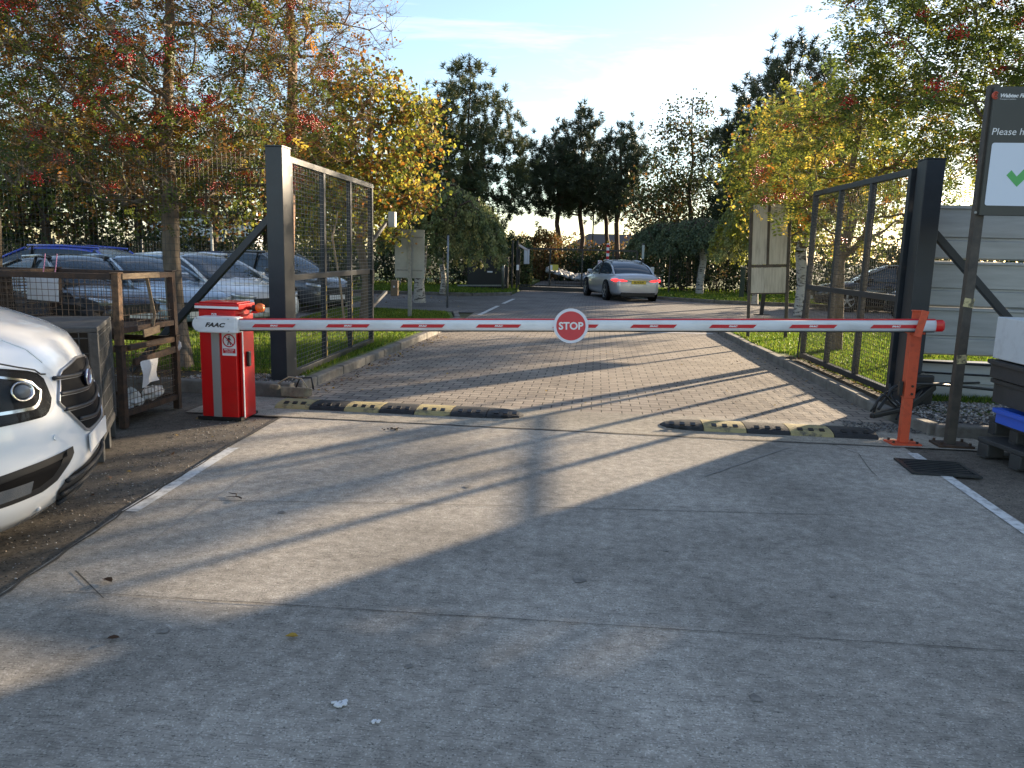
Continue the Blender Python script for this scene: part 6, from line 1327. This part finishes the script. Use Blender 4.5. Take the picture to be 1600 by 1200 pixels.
# weeping birches left of centre
WM = [leafmat('weeping_leaf_green', (.22, .26, .10), .4), leafmat('weeping_leaf_olive', (.30, .30, .12), .4), leafmat('weeping_leaf_dark', (.10, .13, .055), .35)]
b = gp(655, 473, .08); weeping('weeping_birch', 'weeping birch with a leaning pale patched trunk behind the blank sign', b, at(690, 285, 23).z, (at(685, 350, 23).x, 23.2), (1.55, 1.5), 620, 16, WM, M_birch, .16, 1.35, .085)
b = gp(718, 452, .08); weeping('weeping_birch', 'second weeping birch with drooping curtains left of the clipped bushes', (b.x, 27.5, .08), at(740, 310, 27.5).z, (at(735, 350, 27.5).x, 27.6), (1.35, 1.3), 520, 17, WM, M_birch, .10, .85, .09)
# small weeping trees right of the silver car
WM2 = [leafmat('weeping_leaf_grey', (.13, .16, .08), .35), leafmat('weeping_leaf_dark2', (.08, .11, .06), .3)]
b = gp(1093, 460, .08); weeping('weeping_tree', 'small umbrella shaped weeping tree with a pale straight trunk on the far right verge', b, 3.15, (b.x - .1, b.y), (1.55, 1.5), 620, 18, WM2, M_birch, .15, 1.75, .10, low_jit=.35)
weeping('weeping_tree', 'small weeping tree with a rounded crown just right above the silver car', (at(1035, 440, 38).x, 38, .08), 3.2, (at(1035, 400, 38).x, 38), (1.5, 1.4), 480, 19, WM2, M_birch, .1, 1.5, .11, low_jit=.4)
weeping('weeping_birch', 'taller weeping birch with yellow tipped strands left of the notice board', (at(1192, 440, 26).x, 27, .08), at(1165, 300, 27).z, (at(1180, 350, 27).x, 27), (1.35, 1.3), 560, 20, [WM[0], WM[1], WM[0], LYG], M_birch, .1, 1.25, .085)
# pines
pine('pine_tree', 'tall broad pine left of centre standing clear against the sky', (at(728, 440, 42).x, 42, .05), 11.4, (at(732, 240, 42).x, 42, 7.0), (3.3, 2.8, 4.5), 300, 51, shape='egg')
pine('pine_tree', 'dark pine half hidden behind the golden tree', (at(650, 440, 44).x, 44, .05), 10.6, (at(655, 240, 44).x, 44, 6.6), (2.9, 2.6, 3.9), 200, 52)
DP = [leafmat('pine_needles_black', (.055, .07, .042), .15), leafmat('pine_needles_dark', (.035, .055, .03), .2)]
pine('pine_tree', 'dense dark pine on a bare trunk, left of the central clump', (at(877, 430, 48).x, 48, .0), 9.0, (at(862, 270, 48).x, 48, 6.3), (2.3, 2.2, 2.5), 140, 53, 'central pines', mats=DP, shape='egg')
pine('pine_tree', 'tallest dark pine of the central clump with a forked trunk', (at(910, 430, 49).x, 49, .0), 10.4, (at(900, 250, 49).x, 49, 7.2), (1.9, 1.9, 3.2), 145, 54, 'central pines', mats=DP, shape='egg')
pine('pine_tree', 'narrow dark pine to the right of the tallest central pine', (at(963, 430, 47).x, 47, .0), 9.3, (at(968, 260, 47).x, 47, 6.6), (1.7, 1.7, 2.7), 130, 55, 'central pines', mats=DP, shape='egg')
pine('pine_tree', 'low spreading pine on a slim trunk between the central pines', (at(950, 430, 50).x, 50, .0), 7.3, (at(940, 310, 50).x, 50, 5.4), (2.0, 1.8, 1.5), 65, 56, 'central pines', mats=DP, shape='egg', r0=.14)
pine('pine_tree', 'big dark pine rising behind the yellow rowan on the right', (at(1225, 430, 36).x, 36, .05), 11.0, (at(1222, 230, 36).x, 36, 6.6), (2.9, 2.6, 4.5), 340, 57, mats=DP, shape='egg')
pine('pine_tree', 'dark evergreen behind the taller weeping birch on the right', (at(1165, 430, 40).x, 40, .05), 7.6, (at(1165, 300, 40).x, 40, 4.4), (2.3, 2.1, 3.1), 200, 58, mats=DP)
# half bare tree between
tree('poplar_tree', 'half bare tree with small dark leaves against the bright sky right of the pines', (at(1078, 430, 42).x, 42, .05), (at(1082, 170, 42).x, 42, 9.6), (at(1072, 270, 42).x, 42, 5.7), (2.7, 2.3, 4.0), ntips=420, nl=24, size=.14, spread=.30, mats=[LD, leafmat('leaf_dull_green', (.055, .07, .028), .35), LB], weights=[4, 3, 1], r0=.14, r_tip=.01, seed=61, twig=3, clump=.6, shape='egg', bark=M_barkd)
tree('poplar_tree', 'smaller half bare tree at the right foot of the central pines', (at(1030, 430, 44).x, 44, .05), (at(1030, 300, 44).x, 44, 5.6), (at(1030, 330, 44).x, 44, 3.7), (1.7, 1.6, 2.2), ntips=200, nl=16, size=.15, spread=.3, mats=[LD, LB], weights=[3, 2], r0=.1, r_tip=.009, seed=62, twig=3, bark=M_barkd)
# right rowans
b = gp(1251, 494, .085)
tree('rowan_tree', 'golden yellow rowan with a banded pale birch trunk beyond the right gate', b, (b.x - .1, b.y, 5.3), (b.x + .15, b.y - .2, 3.85), (2.45, 2.2, 2.05), ntips=440, nl=34, size=.10, spread=.22, mats=[LY, LYG, LG, LO, LGR], weights=[2.4, 3.4, 3, .6, 1.5], r0=.16, r_tip=.006, clump=.6, seed=63, berries=40, bark=M_birch, branch=M_bark, twig=3, aspect=.4)
b = gp(1305, 548, .085)
tree('rowan_tree', 'yellow green rowan with red berries whose brown trunk shows through the right gate', b, (b.x + .1, b.y + .1, 4.5), (b.x + .15, b.y, 3.35), (1.85, 1.8, 1.5), ntips=360, nl=34, comp=7, leaflet=.068, size=.088, spread=.17, aspect=.32, mats=[LG, LYG, LY, LO, LGR], weights=[3.6, 2.4, 1.6, .5, 2], r0=.105, r_tip=.0042, clump=.6, seed=64, berries=45, bark=M_bark, twig=2)
tree('rowan_tree', 'green leaved rowan with orange red berries leaning over the corrugated wall and the sign', (6.3, 11.0, .02), (5.5, 11.0, 5.8), (5.45, 10.9, 4.5), (2.6, 1.9, 1.95), ntips=640, nl=40, comp=12, leaflet=.064, size=.085, spread=.17, aspect=.28, mats=[LG, LGR, LYG, LD], weights=[4, 4, 1.6, 1.5], r0=.10, r_tip=.0036, clump=.55, seed=65, berries=60, bark=M_bark, twig=2,
     trunk=[(6.3, 11.0, -.05), (6.2, 11.0, 1.0), (6.0, 11.0, 2.0), (5.7, 11.0, 3.0), (5.5, 11.0, 4.0), (5.3, 11.0, 5.0), (5.2, 11.0, 5.8)])
# further trees of the right hand row: out of view, placed to shade the yard
for k, (x, y, h, sd_) in enumerate(((11.2, 14.2, 7.2, 67), (17.5, 20.5, 8.0, 69))):
    tree('field_maple', ['big green tree behind the leaning rowan on the right', 'tall tree at the far corner of the right car park'][k], (x, y, .02), (x, y, h), (x, y, h * .73), (2.5, 2.4, h * .27), ntips=260, nl=30, size=.14, spread=.30, mats=[LG, LGR, LYG, LB], weights=[3, 3, 1.5, 1], r0=.16, r_tip=.007, clump=.5, seed=sd_, twig=1)
# row behind the left car park
for k, (px, Y, h, sd_, lb) in enumerate(((35, 26, 5.8, 71, 'olive tree at the far left behind the parked cars'), (78, 25.5, 6.2, 72, 'tree with a dark upright trunk behind the bright blue car'), (150, 28, 6.6, 73, 'leafy tree in the row behind the car park, left of the big rowan trunk'), (218, 26.5, 6.4, 74, 'tree with a leaning dark trunk directly left of the big rowan trunk'), (335, 26, 6.4, 75, 'green gold tree between the rowan trunk and the left gate post'), (415, 30, 6.8, 76, 'tree behind the left gate post at the back of the car park'), (500, 32, 6.6, 77, 'green tree seen through the left gate beyond the car park'))):
    x = at(px, 430, Y).x
    tree('field_tree', lb, (x, Y, .08), (x + .1, Y, h), (x, Y, h * .62), (2.2, 2.0, h * .38), ntips=200, nl=24, size=.15, spread=.30, mats=[LG, LB, LYG, LD, LO], weights=[3, 2.4, 1.4, 2, .6], r0=.15, r_tip=.008, clump=.6, seed=sd_, twig=2, group='row of trees behind the left car park', bark=M_barkd)
c = at(307, 372, 24); t = thing('lamp_post', 'slim pale post between the rowan trunk and the left gate post', 'post', (c.x, 25, 0)); mb = MB(); mb.tube([(0, 0, 0), (0, 0, 2.3)], .05, 8); mb.build('pole', mat('pale_grey_box', (.5, .5, .46), .5), t); mb = MB(); mb.tube([(0, 0, 2.3), (0, 0, 2.42)], .07, 8); mb.build('cap', M_galv, t)
c = at(925, 350, 52); t = thing('lamp_post', 'thin dark pole standing between the trunks of the central pines', 'post', (at(927, 350, 52).x, 52, 0)); mb = MB(); mb.tube([(0, 0, 0), (0, 0, 5.2)], .05, 6); mb.build('pole', M_blk, t); mb = MB(); mb.tube([(0, 0, 5.2), (0, 0, 5.3)], .08, 6); mb.build('cap', M_blk, t)
